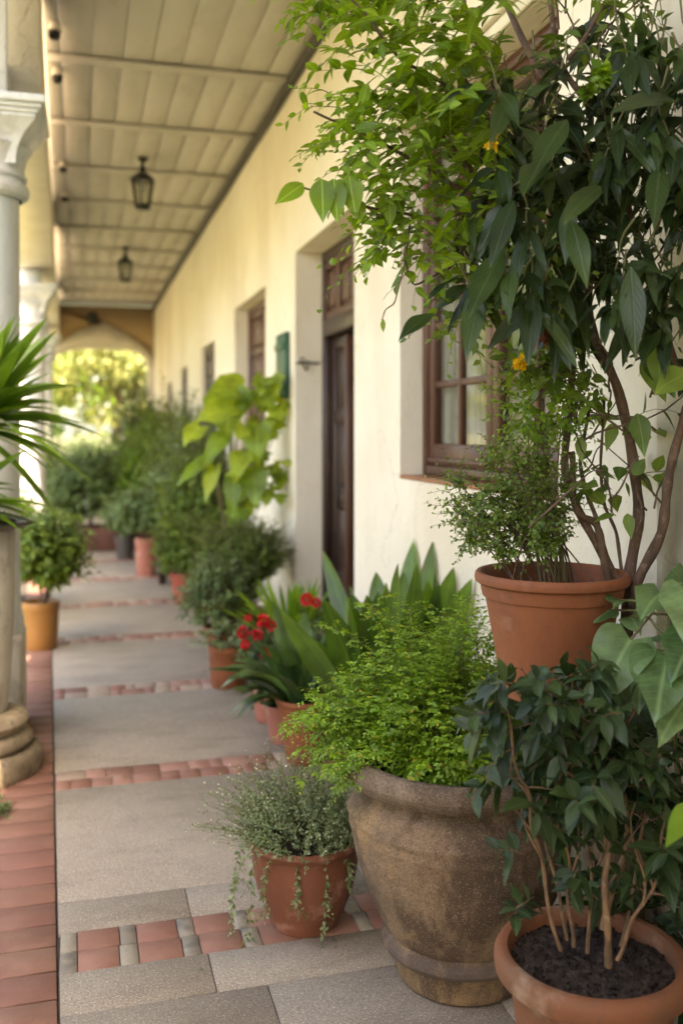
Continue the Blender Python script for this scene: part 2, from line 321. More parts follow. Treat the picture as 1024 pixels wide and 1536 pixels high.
    def build(s, name, mats, parent=None, smooth=False, loc=None, auto=None):
        me = bpy.data.meshes.new(name)
        V = np.concatenate([np.asarray(a, float).reshape(-1, 3) for a in s.v]) if s.v else np.zeros((0, 3))
        if loc is not None: V = V - np.array(loc)
        starts = []; loops = []; mi = []; lt = []; uvs = []
        hasuv = any(u[1] is not None for u in s.uv)
        ui = 0; mm = iter(s.m)
        for f in s.f:
            if isinstance(f, tuple):
                q = f[1]; loops.append(q.reshape(-1)); lt.append(np.full(len(q), 4)); m_ = next(mm); mi.append(np.full(len(q), m_[2]))
                u = s.uv[ui][1]; ui += 1
                if hasuv: uvs.append(u.reshape(-1, 2) if u is not None else np.zeros((len(q) * 4, 2)))
            else:
                loops.append(np.array(f)); lt.append(np.array([len(f)])); mi.append(np.array([next(mm)]))
                if hasuv: uvs.append(np.zeros((len(f), 2)))
        loops = np.concatenate(loops).astype(np.int32); lt = np.concatenate(lt).astype(np.int32); mi = np.concatenate(mi).astype(np.int32)
        st = np.concatenate([[0], np.cumsum(lt)[:-1]]).astype(np.int32)
        me.vertices.add(len(V)); me.vertices.foreach_set('co', V.astype(np.float32).reshape(-1))
        me.loops.add(len(loops)); me.loops.foreach_set('vertex_index', loops)
        me.polygons.add(len(lt)); me.polygons.foreach_set('loop_start', st); me.polygons.foreach_set('loop_total', lt)
        if not isinstance(mats, (list, tuple)): mats = [mats]
        for m in mats: me.materials.append(M[m])
        me.polygons.foreach_set('material_index', mi)
        if smooth: me.polygons.foreach_set('use_smooth', np.ones(len(lt), bool))
        if hasuv:
            l = me.uv_layers.new(name='UVMap'); l.data.foreach_set('uv', np.concatenate(uvs).astype(np.float32).reshape(-1))
        me.update(calc_edges=True); me.validate()
        if auto:
            try: me.set_sharp_from_angle(angle=R(auto))
            except Exception: pass
        o = bpy.data.objects.new(name, me); C.objects.link(o)
        if loc is not None and parent is None: o.location = loc
        if parent is not None: o.parent = parent
        return o
def tag(o, label=None, cat=None, group=None, kind=None):
    if label: o['label'] = label
    if cat: o['category'] = cat
    if group: o['group'] = group
    if kind: o['kind'] = kind
    return o
def empty(name, loc, label=None, cat=None, group=None, rz=0.):
    o = bpy.data.objects.new(name, None); C.objects.link(o); o.location = tuple(loc); o.rotation_euler.z = rz
    o.empty_display_size = .1
    return tag(o, label, cat, group)

# ------------------------------------------------------------------ leaves
SH = {  # (t along midrib, t of the edge, half width)
 'ovate':  [(0, 0, .02), (.14, .12, .30), (.34, .32, .46), (.58, .56, .38), (.8, .79, .19), (1, 1, 0)],
 'lance':  [(0, 0, .03), (.15, .15, .28), (.38, .38, .48), (.62, .62, .42), (.84, .84, .18), (1, 1, 0)],
 'strap':  [(0, 0, .28), (.2, .2, .40), (.42, .42, .48), (.64, .64, .48), (.84, .84, .32), (1, 1, 0)],
 'sword':  [(0, 0, .42), (.2, .2, .46), (.45, .45, .48), (.68, .68, .38), (.86, .86, .20), (1, 1, 0)],
 'blade':  [(0, 0, .20), (.25, .25, .40), (.5, .5, .49), (.7, .7, .46), (.86, .86, .30), (.95, .95, .13), (1, 1, 0)],
 'heart':  [(0, -.16, .26), (.08, -.02, .44), (.26, .22, .52), (.5, .46, .44), (.76, .74, .22), (1, 1, 0)],
 'tiny':   [(0, 0, .04), (.45, .45, .48), (1, 1, 0)],
 'small':  [(0, 0, .04), (.3, .3, .44), (.65, .65, .38), (1, 1, 0)],
 'lobed':  [(0, -.10, .30), (.16, .10, .50), (.30, .20, .34), (.46, .44, .54), (.60, .54, .28), (.78, .76, .26), (1, 1, 0)],
}
def nrm(a): return a / np.maximum(np.linalg.norm(a, axis=-1, keepdims=True), 1e-9)
def leaves(mb, base, d, n, L, W, shape='ovate', droop=.3, fold=.18, wave=0., mi=0):
    """a batch of leaves: base points, directions, upward normals, lengths, widths"""
    base = np.asarray(base, float).reshape(-1, 3); k = len(base)
    if k == 0: return
    d = nrm(np.broadcast_to(np.asarray(d, float), (k, 3)).copy()); n = np.broadcast_to(np.asarray(n, float), (k, 3)).copy()
    L = np.broadcast_to(L, (k,)).astype(float); W = np.broadcast_to(W, (k,)).astype(float); droop = np.broadcast_to(droop, (k,)).astype(float)
    s = nrm(np.cross(d, n)); n = np.cross(s, d)
    sh = np.array(SH[shape], float)
    if np.mean(L) > .065:      # big leaves get a smooth outline
        m_ = len(sh); x = np.arange(m_); xs = np.linspace(0, m_ - 1, (m_ - 1) * 3 + 1); e = np.vstack([2 * sh[0] - sh[1], sh, 2 * sh[-1] - sh[-2]])
        i_ = np.minimum(xs.astype(int), m_ - 2); f_ = (xs - i_)[:, None]; p0, p1, p2, p3 = e[i_], e[i_ + 1], e[i_ + 2], e[i_ + 3]
        sh = .5 * (2 * p1 + (p2 - p0) * f_ + (2 * p0 - 5 * p1 + 4 * p2 - p3) * f_ ** 2 + (3 * p1 - p0 - 3 * p2 + p3) * f_ ** 3); sh[:, 2] = np.maximum(sh[:, 2], 0)
    T = len(sh)
    g = np.array([0, 0, -1.])
    def cl(t):  # centreline
        t = t[None, :, None]
        return base[:, None] + L[:, None, None] * (t * d[:, None] * (1 - .25 * droop[:, None, None] * t) + droop[:, None, None] * t * t * g)
    mid = cl(sh[:, 0]); edc = cl(sh[:, 1])
    w = sh[None, :, 2, None] * W[:, None, None] * 1.0
    ph = RNG.uniform(0, 6.28, (k, 1, 1)); wv = wave * W[:, None, None] * np.sin(sh[None, :, 1, None] * 9 + ph)
    lift = fold * w
    le = edc - s[:, None] * w + n[:, None] * (lift + wv); ri = edc + s[:, None] * w + n[:, None] * (lift - wv)
    v = np.stack([le, mid, ri], 2).reshape(-1, 3)
    q = []; uv = []
    for i in range(T - 1):
        a = i * 3; b = a + 3
        q += [[a, a + 1, b + 1, b], [a + 1, a + 2, b + 2, b + 1]]
        t0, t1 = sh[i, 0], sh[i + 1, 0]; w0, w1 = sh[i, 2] , sh[i + 1, 2]
        uv += [[(.5 - w0, t0), (.5, t0), (.5, t1), (.5 - w1, t1)], [(.5, t0), (.5 + w0, t0), (.5 + w1, t1), (.5, t1)]]
    q = np.array(q)[None] + (np.arange(k) * T * 3)[:, None, None]
    uv = np.broadcast_to(np.array(uv)[None], (k,) + np.array(uv).shape)
    mb.addq(v, q.reshape(-1, 4), uv.reshape(-1, 4, 2).copy(), mi)
def rnd(k, s=1.): return RNG.normal(0, s, (k, 3))
def curve(start, d, L, droop=.2, wig=.05, n=8):
    start = np.asarray(start, float); d = nrm(np.asarray(d, float)); t = np.linspace(0, 1, n)[:, None]
    ph = RNG.uniform(0, 6.28, 3); w = np.sin(t * 5 + ph) * wig * L * t
    return start + L * (d * t * (1 - .2 * droop * t) + np.array([0, 0, -1]) * droop * t * t) + w
def along(pts, t):
    pts = np.asarray(pts); n = len(pts); x = np.clip(t, 0, 1) * (n - 1); i = np.minimum(x.astype(int), n - 2); f = (x - i)[:, None]
    tan = nrm(np.gradient(pts, axis=0))
    return pts[i] * (1 - f) + pts[i + 1] * f, nrm(tan[i] * (1 - f) + tan[i + 1] * f)
def sprig(lf, st, pts, n, L, W, shape, t0=.15, spread=.9, droop=.3, up=.6, rad=.002, fold=.18, jit=.2, k=4, wave=0., tipshrink=.45, flat=None):
    """leaves set alternately along a stem"""
    if st is not None: st.tube(pts, np.linspace(rad, rad * .35, len(pts)), k)
    t = np.linspace(t0, 1, n) + RNG.uniform(-.02, .02, n); t = np.clip(t, 0, 1)
    p, tan = along(pts, t)
    a = np.cross(tan, [0, 0, 1.]); bad = np.linalg.norm(a, axis=1) < .2; a[bad] = np.cross(tan[bad], [1., 0, 0]); a = nrm(a); b = np.cross(a, tan)
    if flat: phi = np.where(np.arange(n) % 2, 0, math.pi) + RNG.normal(0, .3, n)
    else: phi = np.arange(n) * 2.4 + RNG.uniform(0, 6) + RNG.normal(0, .3, n)
    out = a * np.cos(phi)[:, None] + b * np.sin(phi)[:, None]
    d = nrm(tan * (1 - spread * .55) + out * spread + rnd(n, jit))
    nn = nrm(np.array([0, 0, 1.]) * up + tan * .5 + rnd(n, .25))
    sc = (1 - tipshrink * t ** 2) * RNG.uniform(.75, 1.15, n)
    leaves(lf, p, d, nn, L * sc, W * sc, shape, droop * RNG.uniform(.4, 1.3, n), fold, wave)
def ball(k): 
    d = nrm(rnd(k)); return d
def bush(lf, st, c, rad, ns, n, L, W, shape='small', base=None, droop=.25, slen=.45, spread=.9, lean=(0, 0, 0), filt=None, flat=None, leafdroop=.3, rough=.22, krad=.0025):
    """sprigs that end over the surface and in the volume of a lumpy ellipsoid, all springing from the base"""
    c = np.array(c, float); rad = np.array(rad, float); base = c - [0, 0, rad[2]] if base is None else np.array(base, float)
    lump = ball(9)
    for i in range(ns):
        d = ball(1)[0]; d[2] = abs(d[2]) * (1 if RNG.random() < .78 else -.7)
        r = RNG.uniform(.35, 1.) ** .5 * (1 + rough * (np.max(lump @ d) - .75) * 2.2)
        tip = c + d * rad * r + np.array(lean) * r
        if RNG.random() < .10: tip = c + (tip - c) * RNG.uniform(1.1, 1.35)
        if filt and not filt(tip): continue
        v = tip - base; ln = np.linalg.norm(v)
        s0 = base + v * (1 - slen) + rnd(1, .03 * ln)[0]
        dd = nrm(nrm(tip - s0) + d * .35 + np.array([0, 0, .25]) + rnd(1, .15)[0])
        pts = curve(s0, dd, np.linalg.norm(tip - s0) * 1.05, droop, .05, 6)
        sprig(lf, st, pts, n, L, W, shape, .1, spread, leafdroop, .7, krad, flat=flat)
def stems(mb, base, c, rad, k, r0=.006, spreadb=.02):
    for i in range(k):
        d = ball(1)[0]; d[2] = abs(d[2]); tip = np.array(c) + d * np.array(rad) * .7
        b = np.array(base) + np.append(RNG.normal(0, spreadb, 2), 0)
        t = np.linspace(0, 1, 9)[:, None]; m = b + (tip - b) * t; m += np.sin(t * 3.14) * rnd(1, .03)[0]; m[:, 2] += (np.sin(t * 3.14) * .05)[:, 0]
        mb.tube(m, np.linspace(r0, r0 * .3, 9), 5)

# ------------------------------------------------------------------ pots
def pot_profile(kind, r, h):
    if kind == 'flower':   # classic flower pot with a rolled rim
        return [(0, .0), (r * .62, 0), (r * .655, .006), (r * .68, h * .15), (r * .78, h * .5), (r * .865, h * .78), (r * .87, h * .80), (r * .905, h * .805), (r * .925, h * .86), (r * .93, h * .905),
                (r * .97, h * .91), (r * 1.0, h * .925), (r * 1.01, h * .955), (r * 1.0, h * .985), (r * .975, h), (r * .93, h * .998), (r * .90, h * .98), (r * .885, h * .93), (r * .86, h * .86), (r * .80, h * .7)]
    if kind == 'wide':     # thick overhanging lip
        return [(0, .0), (r * .58, 0), (r * .62, .006), (r * .68, h * .25), (r * .78, h * .6), (r * .835, h * .83), (r * .84, h * .845), (r * .93, h * .86), (r * .985, h * .88),
                (r * 1.0, h * .92), (r * .995, h * .96), (r * .96, h * .99), (r * .91, h), (r * .86, h * .995), (r * .835, h * .97), (r * .82, h * .9), (r * .80, h * .8), (r * .7, h * .7)]
    if kind == 'bowl':     # rounded belly
        return [(0, 0), (r * .56, 0), (r * .60, .01), (r * .60, .02), (r * .70, h * .18), (r * .83, h * .38), (r * .91, h * .58), (r * .945, h * .76), (r * .95, h * .86), (r * .97, h * .88), (r * 1.02, h * .915), (r * 1.05, h * .95), (r * 1.04, h * .985), (r * 1., h), (r * .95, h * .985), (r * .91, h * .93), (r * .88, h * .85), (r * .7, h * .7)]
    if kind == 'straight':
        return [(0, 0), (r * .82, 0), (r * .86, .01), (r * .92, h * .4), (r * .96, h * .8), (r * .97, h * .81), (r * 1.0, h * .83), (r * 1.01, h * .97), (r * .99, h), (r * .93, h), (r * .9, h * .93), (r * .85, h * .8)]
def soil(mb, c, r, z):
    n = 16; a0 = 28
    v = [(c[0], c[1], c[2] + z + .006)]; f = []
    for i in range(1, n + 1):
        for j in range(a0):
            rr = r * i / n; a = j * 2 * math.pi / a0
            v.append((c[0] + rr * math.cos(a), c[1] + rr * math.sin(a), c[2] + z + random.uniform(-.006, .008)))
    for j in range(a0): f.append((0, 1 + j, 1 + (j + 1) % a0))
    for i in range(n - 1):
        for j in range(a0):
            k = (j + 1) % a0; f.append((1 + i * a0 + j, 1 + (i + 1) * a0 + j, 1 + (i + 1) * a0 + k, 1 + i * a0 + k))
    mb.add(v, f)
    for _ in range(int(900 * r / .2)):
        a = random.uniform(0, 6.28); q = r * random.random() ** .5 * .95; s_ = random.uniform(.002, .009)
        x, y, zz = c[0] + q * math.cos(a), c[1] + q * math.sin(a), c[2] + z + .006
        mb.add([(x + random.uniform(-s_, s_), y + random.uniform(-s_, s_), zz + random.uniform(-s_, s_)) for _ in range(4)], [(0, 1, 2), (0, 2, 3), (0, 3, 1), (1, 3, 2)])
def pot(root, kind, r, h, mat, soilz=.88, seg=56, wob=.004):
    m = MB(); m.lathe(pot_profile(kind, r, h), (0, 0, 0), seg, wob=wob); m.build('pot', mat, root, True, auto=38)
    s_ = MB(); soil(s_, (0, 0, 0), r * .86, h * soilz - .01); s_.build('soil', 'soil', root)

# ================================================================== SETTING
def ground():
    m = MB(); n = 60
    xs = np.concatenate([[-300, -80, -30], np.linspace(-14, 10, 25), [30, 80, 300]]); ys = np.concatenate([[-300, -60], np.linspace(-8, 50, 40), [90, 400]])
    v = [(x, y, -.09 + (random.uniform(-.02, .02) if -14 < x < 10 else 0)) for y in ys for x in xs]
    w = len(xs); m.add(v, [(j * w + i, j * w + i + 1, (j + 1) * w + i + 1, (j + 1) * w + i) for j in range(len(ys) - 1) for i in range(w - 1)])
    tag(m.build('ground', 'earth'), kind='structure')
ground()
WX = 1.46
def bx(y): return -.05 - .031 * (y - 2.6)      # left edge of the paving
def sx(y): return bx(y) - .225                 # left edge of the brick strip
YEND = 19.8
def floor():
    m = MB(); m.prism([(sx(-3) - .0, -3), (WX + .02, -3), (WX + .02, YEND), (sx(YEND), YEND)], -.08, -.012)
    m.prism([(sx(-3) - .35, -3), (sx(-3), -3), (sx(YEND), YEND), (sx(YEND) - .35, YEND)], -.08, -.03)
    tag(m.build('floor', 'mortar'), kind='structure')
    sl = MB(); tl = MB(); br = MB()
    g = .0014
    def row(y0, y1, off, wmin=.46, wmax=.72):
        x = bx((y0 + y1) / 2); first = True; xx = [None]
        cuts = []; p = x + off + (9 if wmin > 1 else 0)
        while p < WX - .12: cuts.append(p); p += random.uniform(wmin, wmax)
        a0, a1 = bx(y0), bx(y1)
        for i in range(len(cuts) + 1):
            l0, l1 = (a0, a1) if i == 0 else (cuts[i - 1],) * 2
            r0, r1 = (WX, WX) if i == len(cuts) else (cuts[i],) * 2
            sl.prism([(l0 + g, y0 + g), (r0 - g, y0 + g), (r1 - g, y1 - g), (l1 + g, y1 - g)], -.03, random.uniform(-.0012, .0008), inset=.0025)
    def band(yc):
        for rr in (0, 1):
            far = yc > 3.5
            y0 = yc - .113 + rr * .113; y1 = y0 + .113; x = bx(yc) + .003; grey = True; i = 0
            while x < WX - .02:
                w = .052 if grey else .126
                mi = 1 if grey else 0
                if far: w = random.choice((.06, .09, .126)); mi = random.choice((0, 0, 2, 2, 3))
                w *= random.uniform(.94, 1.08); x2 = min(x + w, WX - .004)
                tl.prism([(x + g, y0 + g), (x2 - g, y0 + g), (x2 - g, y1 - g), (x + g, y1 - g)], -.03, random.uniform(-.001, .0012), mi, .002)
                x = x2; grey = not grey
    for k in range(-4, 12):
        yc = 2.943 + 1.45 * k
        if yc < YEND - .2: band(yc)
        y0 = yc + .113; y1 = min(yc + 1.45 - .113, YEND)
        if y0 > YEND: break
        cuts = [y0, y0 + .2, y0 + .62, y0 + 1.02, y1] if k < 0 else [y0, y0 + .2, y1] if k == 0 else [y0, y1]
        offs = (.41, .28, .55, .42) if k < 1 else (.9,)
        for a, b, o in zip(cuts, cuts[1:], offs):
            if b <= YEND: row(a, b, o, .48 if b - a < .5 else 1.5, .75 if b - a < .5 else 2.)
    g = .0042; y = -3.
    while y < YEND:
        w = .139 * random.uniform(.96, 1.05); y2 = y + w
        br.prism([(sx(y) + g, y + g), (bx(y) - g * 1.5, y + g), (bx(y2) - g * 1.5, y2 - g), (sx(y2) + g, y2 - g)], -.03, random.uniform(-.0006, .0006), inset=.0025)
        y = y2
    tag(sl.build('paving_slabs', 'slab'), kind='structure'); tag(tl.build('tile_bands', ['red_tile', 'grey_tile', 'pink_tile', 'pale_tile']), kind='structure')
    tag(br.build('brick_edging', 'brick_strip'), kind='structure')
floor()

# ------------------------------------------------------------------ the building
HOUSE = empty('veranda_building', (WX, 8, 0), 'cream plastered house with a colonnaded veranda, boarded ceiling and arched far end', 'building')
CZ = 4.05
def hp(o): # keep world coordinates under the house
    o.matrix_parent_inverse = HOUSE.matrix_world.inverted(); return o
bpy.context.view_layer.update()
OPEN = [  # y0, y1, z0, z1, depth of the reveal
 (2.73, 4.276, 1.32, 2.97, .11), (5.061, 6.548, -.005, 2.80, .19), (7.67, 9.27, 1.15, 2.73, .13), (10.71, 11.94, 1.1, 2.56, .05),
 (13.54, 14.46, 1.05, 2.46, .04), (15.98, 16.86, 1.05, 2.36, .04)]
def wall():
    m = MB(); ys = sorted(set([-3, YEND + .3] + [a for o in OPEN for a in o[:2]])); 
    def quad(a, b, c, d, mi=0): m.add([a, b, c, d], [(0, 1, 2, 3)], mi)
    for i in range(len(ys) - 1):
        y0, y1 = ys[i], ys[i + 1]
        op = [o for o in OPEN if abs(o[0] - y0) < 1e-6 and abs(o[1] - y1) < 1e-6]
        if not op: quad((WX, y0, -.1), (WX, y0, CZ + .1), (WX, y1, CZ + .1), (WX, y1, -.1))
        else:
            o = op[0]; X = WX + o[4] + .12
            if o[2] > 0: quad((WX, y0, -.1), (WX, y0, o[2]), (WX, y1, o[2]), (WX, y1, -.1))
            quad((WX, y0, o[3]), (WX, y0, CZ + .1), (WX, y1, CZ + .1), (WX, y1, o[3]))
            quad((WX, y1, o[2]), (WX, y1, o[3]), (X, y1, o[3]), (X, y1, o[2]))
            quad((WX, y0, o[3]), (WX, y0, o[2]), (X, y0, o[2]), (X, y0, o[3]))
            quad((WX, y0, o[3]), (X, y0, o[3]), (X, y1, o[3]), (WX, y1, o[3]))
            quad((WX, y0, o[2]), (WX, y1, o[2]), (X, y1, o[2]), (X, y0, o[2]))
    m.box(-.55, WX - .001, -1.6, -1.35, -.1, CZ + .06)  # unseen cross wall added behind the camera to block light from the rear
    # rooms behind
    XB = 4.5
    m.box(WX + .32, WX + .34, -3, 2.5, -.1, CZ); m.box(XB, XB + .1, -3, YEND + .3, -.1, CZ)
    m.box(WX, XB, -3.1, -3, -.1, CZ); m.box(WX, XB, YEND + .3, YEND + .4, -.1, CZ)
    m.box(WX + .25, XB, -3, YEND + .3, -.1, -.04)
    # shallow pilaster close to the camera
    m.box(WX - .025, WX - .001, 1.2, 2.16, -.1, CZ - .003)
    o = hp(m.build('wall', 'plaster', HOUSE)); return o
wall()
def windows():
    # shuttered casement window near the camera
    y0, y1, z0, z1, dp = OPEN[0]; X = WX + dp
    f = MB()
    fw = .05
    f.box(X, X + .07, y0 + .001, y0 + fw, z0 + .02, z1 - .001, bev=.004); f.box(X, X + .07, y1 - fw, y1 - .001, z0 + .02, z1 - .001, bev=.004)
    f.box(X, X + .07, y0 + fw, y1 - fw, z0 + .02, z0 + .065, bev=.004); f.box(X, X + .07, y0 + fw, y1 - fw, z1 - fw, z1 - .001, bev=.004)
    W = hp(f.build('window', 'wood_brown', HOUSE))
    def ch(o): return o
    a0, a1 = y0 + fw, y1 - fw; mid = (a0 + a1) / 2
    for s0, s1 in ((a0 + .002, mid - .001), (mid + .001, a1 - .002)):
        c = MB(); zb, zt = z0 + .067, z1 - fw - .002; xs = X + .012; st = .062
        c.box(xs, xs + .045, s0, s0 + st, zb, zt, bev=.005); c.box(xs, xs + .045, s1 - st, s1, zb, zt, bev=.005)
        c.box(xs, xs + .045, s0 + st, s1 - st, zb, zb + .10, bev=.005); c.box(xs, xs + .045, s0 + st, s1 - st, zt - .07, zt, bev=.005)
        gb, gt = zb + .10, zt - .07; my = (s0 + s1) / 2; nr = 5
        c.box(xs + .006, xs + .036, my - .016, my + .016, gb, gt, bev=.004)
        for k in range(1, nr):
            z = gb + (gt - gb) * k / nr
            c.box(xs + .007, xs + .035, s0 + st, my - .016, z - .015, z + .015, bev=.004); c.box(xs + .007, xs + .035, my + .016, s1 - st, z - .015, z + .015, bev=.004)
        c.box(xs - .012, xs - .001, s0 + .02, s1 - .02, zb + .015, zb + .035, bev=.003)
        c.build('sash', 'wood_red', W)
        g_ = MB(); g_.add([(xs + .022, a, b) for a, b in ((s0 + st - .003, gb - .003), (s1 - st + .003, gb - .003), (s1 - st + .003, gt + .003), (s0 + st - .003, gt + .003))], [(0, 1, 2, 3)]); g_.build('pane', 'glass', W)
        cu = MB(); n = 60; v = []; 
        for zi in range(2):
            for k in range(n + 1):
                yy = s0 + st * .5 + (s1 - s0 - st) * k / n; v.append((xs + .062 + .014 * math.sin(k * 1.1) + .006 * math.sin(k * 2.7), yy, gb - .06 if zi == 0 else gt + .06))
        cu.add(v, [(k, k + 1, n + 2 + k, n + 1 + k) for k in range(n)]); cu.build('curtain', 'curtain', W, True)
    s_ = MB(); s_.box(WX - .006, X + .03, y0 + .002, y1 - .002, z0 + .0015, z0 + .019, bev=.004); s_.build('sill', 'sill', W)
    # moulded head over the opening
    t = MB()
    t.box(WX - .02, WX + .0, y0 - .03, y1 + .03, z1 + .002, z1 + .05, bev=.004); t.box(WX - .045, WX, y0 - .05, y1 + .05, z1 + .052, z1 + .10, bev=.006); t.box(WX - .03, WX, y0 - .03, y1 + .03, z1 + .102, z1 + .135, bev=.004)
    t.build('head_moulding', 'trim', W)
    # far windows: board shutters in a frame
    for i, o in enumerate(OPEN[2:]):
        y0, y1, z0, z1, dp = o; X = WX + dp; f = MB(); fw = .055
        f.box(X, X + .07, y0 + .001, y0 + fw, z0 + .002, z1 - .001, bev=.004); f.box(X, X + .07, y1 - fw, y1 - .001, z0 + .002, z1 - .001, bev=.004)
        f.box(X, X + .07, y0 + fw, y1 - fw, z0 + .002, z0 + fw, bev=.004); f.box(X, X + .07, y0 + fw, y1 - fw, z1 - fw, z1 - .001, bev=.004)
        w = hp(f.build('window', 'wood_dark' if i else 'wood_brown', HOUSE))
        mid = (y0 + y1) / 2
        for s0, s1 in ((y0 + fw + .002, mid - .002), (mid + .002, y1 - fw - .002)):
            c = MB(); xs = X + .012; zb, zt = z0 + fw + .002, z1 - fw - .002; st = .06
            c.box(xs, xs + .035, s0, s0 + st, zb, zt, bev=.004); c.box(xs, xs + .035, s1 - st, s1, zb, zt, bev=.004)
            zz = np.linspace(zb, zt - st, 5)
            for q in zz: c.box(xs, xs + .035, s0 + st, s1 - st, q, q + st, bev=.004)
            c.box(xs + .018, xs + .026, s0 + st - .004, s1 - st + .004, zb + .01, zt - .01)
            for a, b in zip(zz, zz[1:]): c.box(xs + .006, xs + .018, s0 + st + .03, s1 - st - .03, a + st + .03, b - .03, bev=.006)
            c.build('shutter', 'wood_dark' if i else 'wood_red', w)
windows()
def door():
    y0, y1, z0, z1, dp = OPEN[1]; X = WX + dp; f = MB(); fw = .06; zt = 2.20
    f.box(X, X + .09, y0 + .001, y0 + fw, 0, z1 - .001, bev=.005); f.box(X, X + .09, y1 - fw, y1 - .001, 0, z1 - .001, bev=.005)
    f.box(X, X + .09, y0 + fw, y1 - fw, z1 - .07, z1 - .001, bev=.005); f.box(X - .015, X + .09, y0 + fw, y1 - fw, zt, zt + .11, bev=.008)
    D = hp(f.build('door', 'wood_dark', HOUSE))
    f = MB(); n = 4; a0, a1 = y0 + fw, y1 - fw; X += .01
    f.box(X + .02, X + .03, a0, a1, zt + .11, z1 - .07)
    zs = (zt + .111, zt + .17); ztp = (z1 - .135, z1 - .071)
    f.box(X, X + .019, a0, a1, zs[0], zs[1], bev=.003); f.box(X, X + .019, a0, a1, ztp[0], ztp[1], bev=.003)
    for k in range(n + 1):
        c = a0 + (a1 - a0) * k / n; f.box(X, X + .019, max(a0, c - .035), min(a1, c + .035), zs[1], ztp[0], bev=.003)
    for k in range(n):
        c = a0 + (a1 - a0) * (k + .5) / n; f.box(X + .004, X + .019, c - .085, c + .085, zs[1] + .03, ztp[0] - .03, bev=.008)
    f.build('transom_panel', 'wood_red', D)
    X -= .01
    # far leaf: closed, panelled; near leaf: swung inward
    def leaf(ox, oy, ux, uy, name, w=.68):
        """panelled leaf 0.66 m wide whose face runs from (ox, oy) along (ux, uy)"""
        c = MB(); h = zt - .01; st = .085
        def b(a0, a1, z0_, z1_, t0, t1, bev=.004):
            q = MB(); q.box(a0, a1, t0, t1, z0_, z1_, bev=bev); v = q.v[0].copy()
            nv = v.copy(); nv[:, 0] = ox + v[:, 0] * ux - v[:, 1] * uy; nv[:, 1] = oy + v[:, 0] * uy + v[:, 1] * ux
            c.add(nv, q.f)
        b(0, st, .01, h, 0, .04); b(w - st, w, .01, h, 0, .04)
        zz = [.01, .5, 1.05, 1.6, h - st]
        for z in zz: b(st, w - st, z, z + st, 0, .04)
        b(st, w - st, .02, h - .01, .016, .024)
        for z, z2 in zip(zz, zz[1:]):
            b(st + .035, w - st - .035, z + st + .035, z2 - .035, .006, .034, .008)
        L = c.build(name, 'wood_dark', D)
        return L
    L = leaf(X + .055, y1 - fw - .003,   .0, -1., 'door_leaf', .42); leaf(X + .10, y0 + fw + .003, .985, .17, 'door_leaf')
    p = MB(); p.box(X + .03, X + .10, 6.02, 6.062, .02, zt - .02, bev=.004); p.build('meeting_strip', 'wood_brown', D)
    h_ = MB(); h_.tube([(X + .05, 6.12, 1.02), (X + .01, 6.12, 1.03), (X + .005, 6.12, 1.1), (X + .01, 6.12, 1.17), (X + .05, 6.12, 1.18)], .008, 8); h_.build('handle', 'iron', D, True)
    t = MB(); t.box(WX + .004, WX + .3, y0 + .004, y1 - .004, .0005, .018, bev=.006); t.build('threshold', 'slab', D)
door()
def roof():
    # boards between beams
    c = MB(); xl = -.30
    ybm = [6.63 + 1.372 * k for k in range(-7, 10)]
    W = .198
    for i in range(len(ybm) - 1):
        a, b = ybm[i], min(ybm[i + 1], YEND + .1)
        x = xl - .02
        while x < WX:
            gap = random.choice([.003, .006, .009, .012]); x2 = min(x + W, WX + .02)
            c.box(x + gap / 2, x2 - gap / 2, a, b, CZ + random.uniform(-.002, .002), CZ + .03, bev=.004)
            x = x2
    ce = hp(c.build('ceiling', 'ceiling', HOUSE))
    for y in ybm:
        if y < YEND:
            m = MB(); m.box(xl + .05, WX - .012, y - .055, y + .055, CZ - .025, CZ - .0035, bev=.008); m.build('beam', 'ceiling', ce)
    m = MB(); m.box(-.80, 4.7, -4.0, YEND + .6, CZ + .05, CZ + .2); m.box(-.85, -.77, -4.0, YEND + .6, CZ - .02, CZ + .22); hp(m.build('roof', 'ceiling', HOUSE))  # roof slab; unseen eave overhang sized to keep sun off the floor
    m = MB()
    pts = [(WX - .018, y, CZ - .035 + .006 * math.sin(y * 3.1)) for y in np.arange(-3, YEND, .25)]
    m.tube(pts, .034, 8); pts = [(WX - .014, y, CZ - .075 + .005 * math.sin(y * 2.3 + 1)) for y in np.arange(-3, YEND, .25)]; m.tube(pts, .012, 6)
    hp(m.build('edge_conduit', 'wire', HOUSE, True))
roof()
def xb(y): return -.135 - .013 * y
COLY = [5.25, 11.6, 17.6]
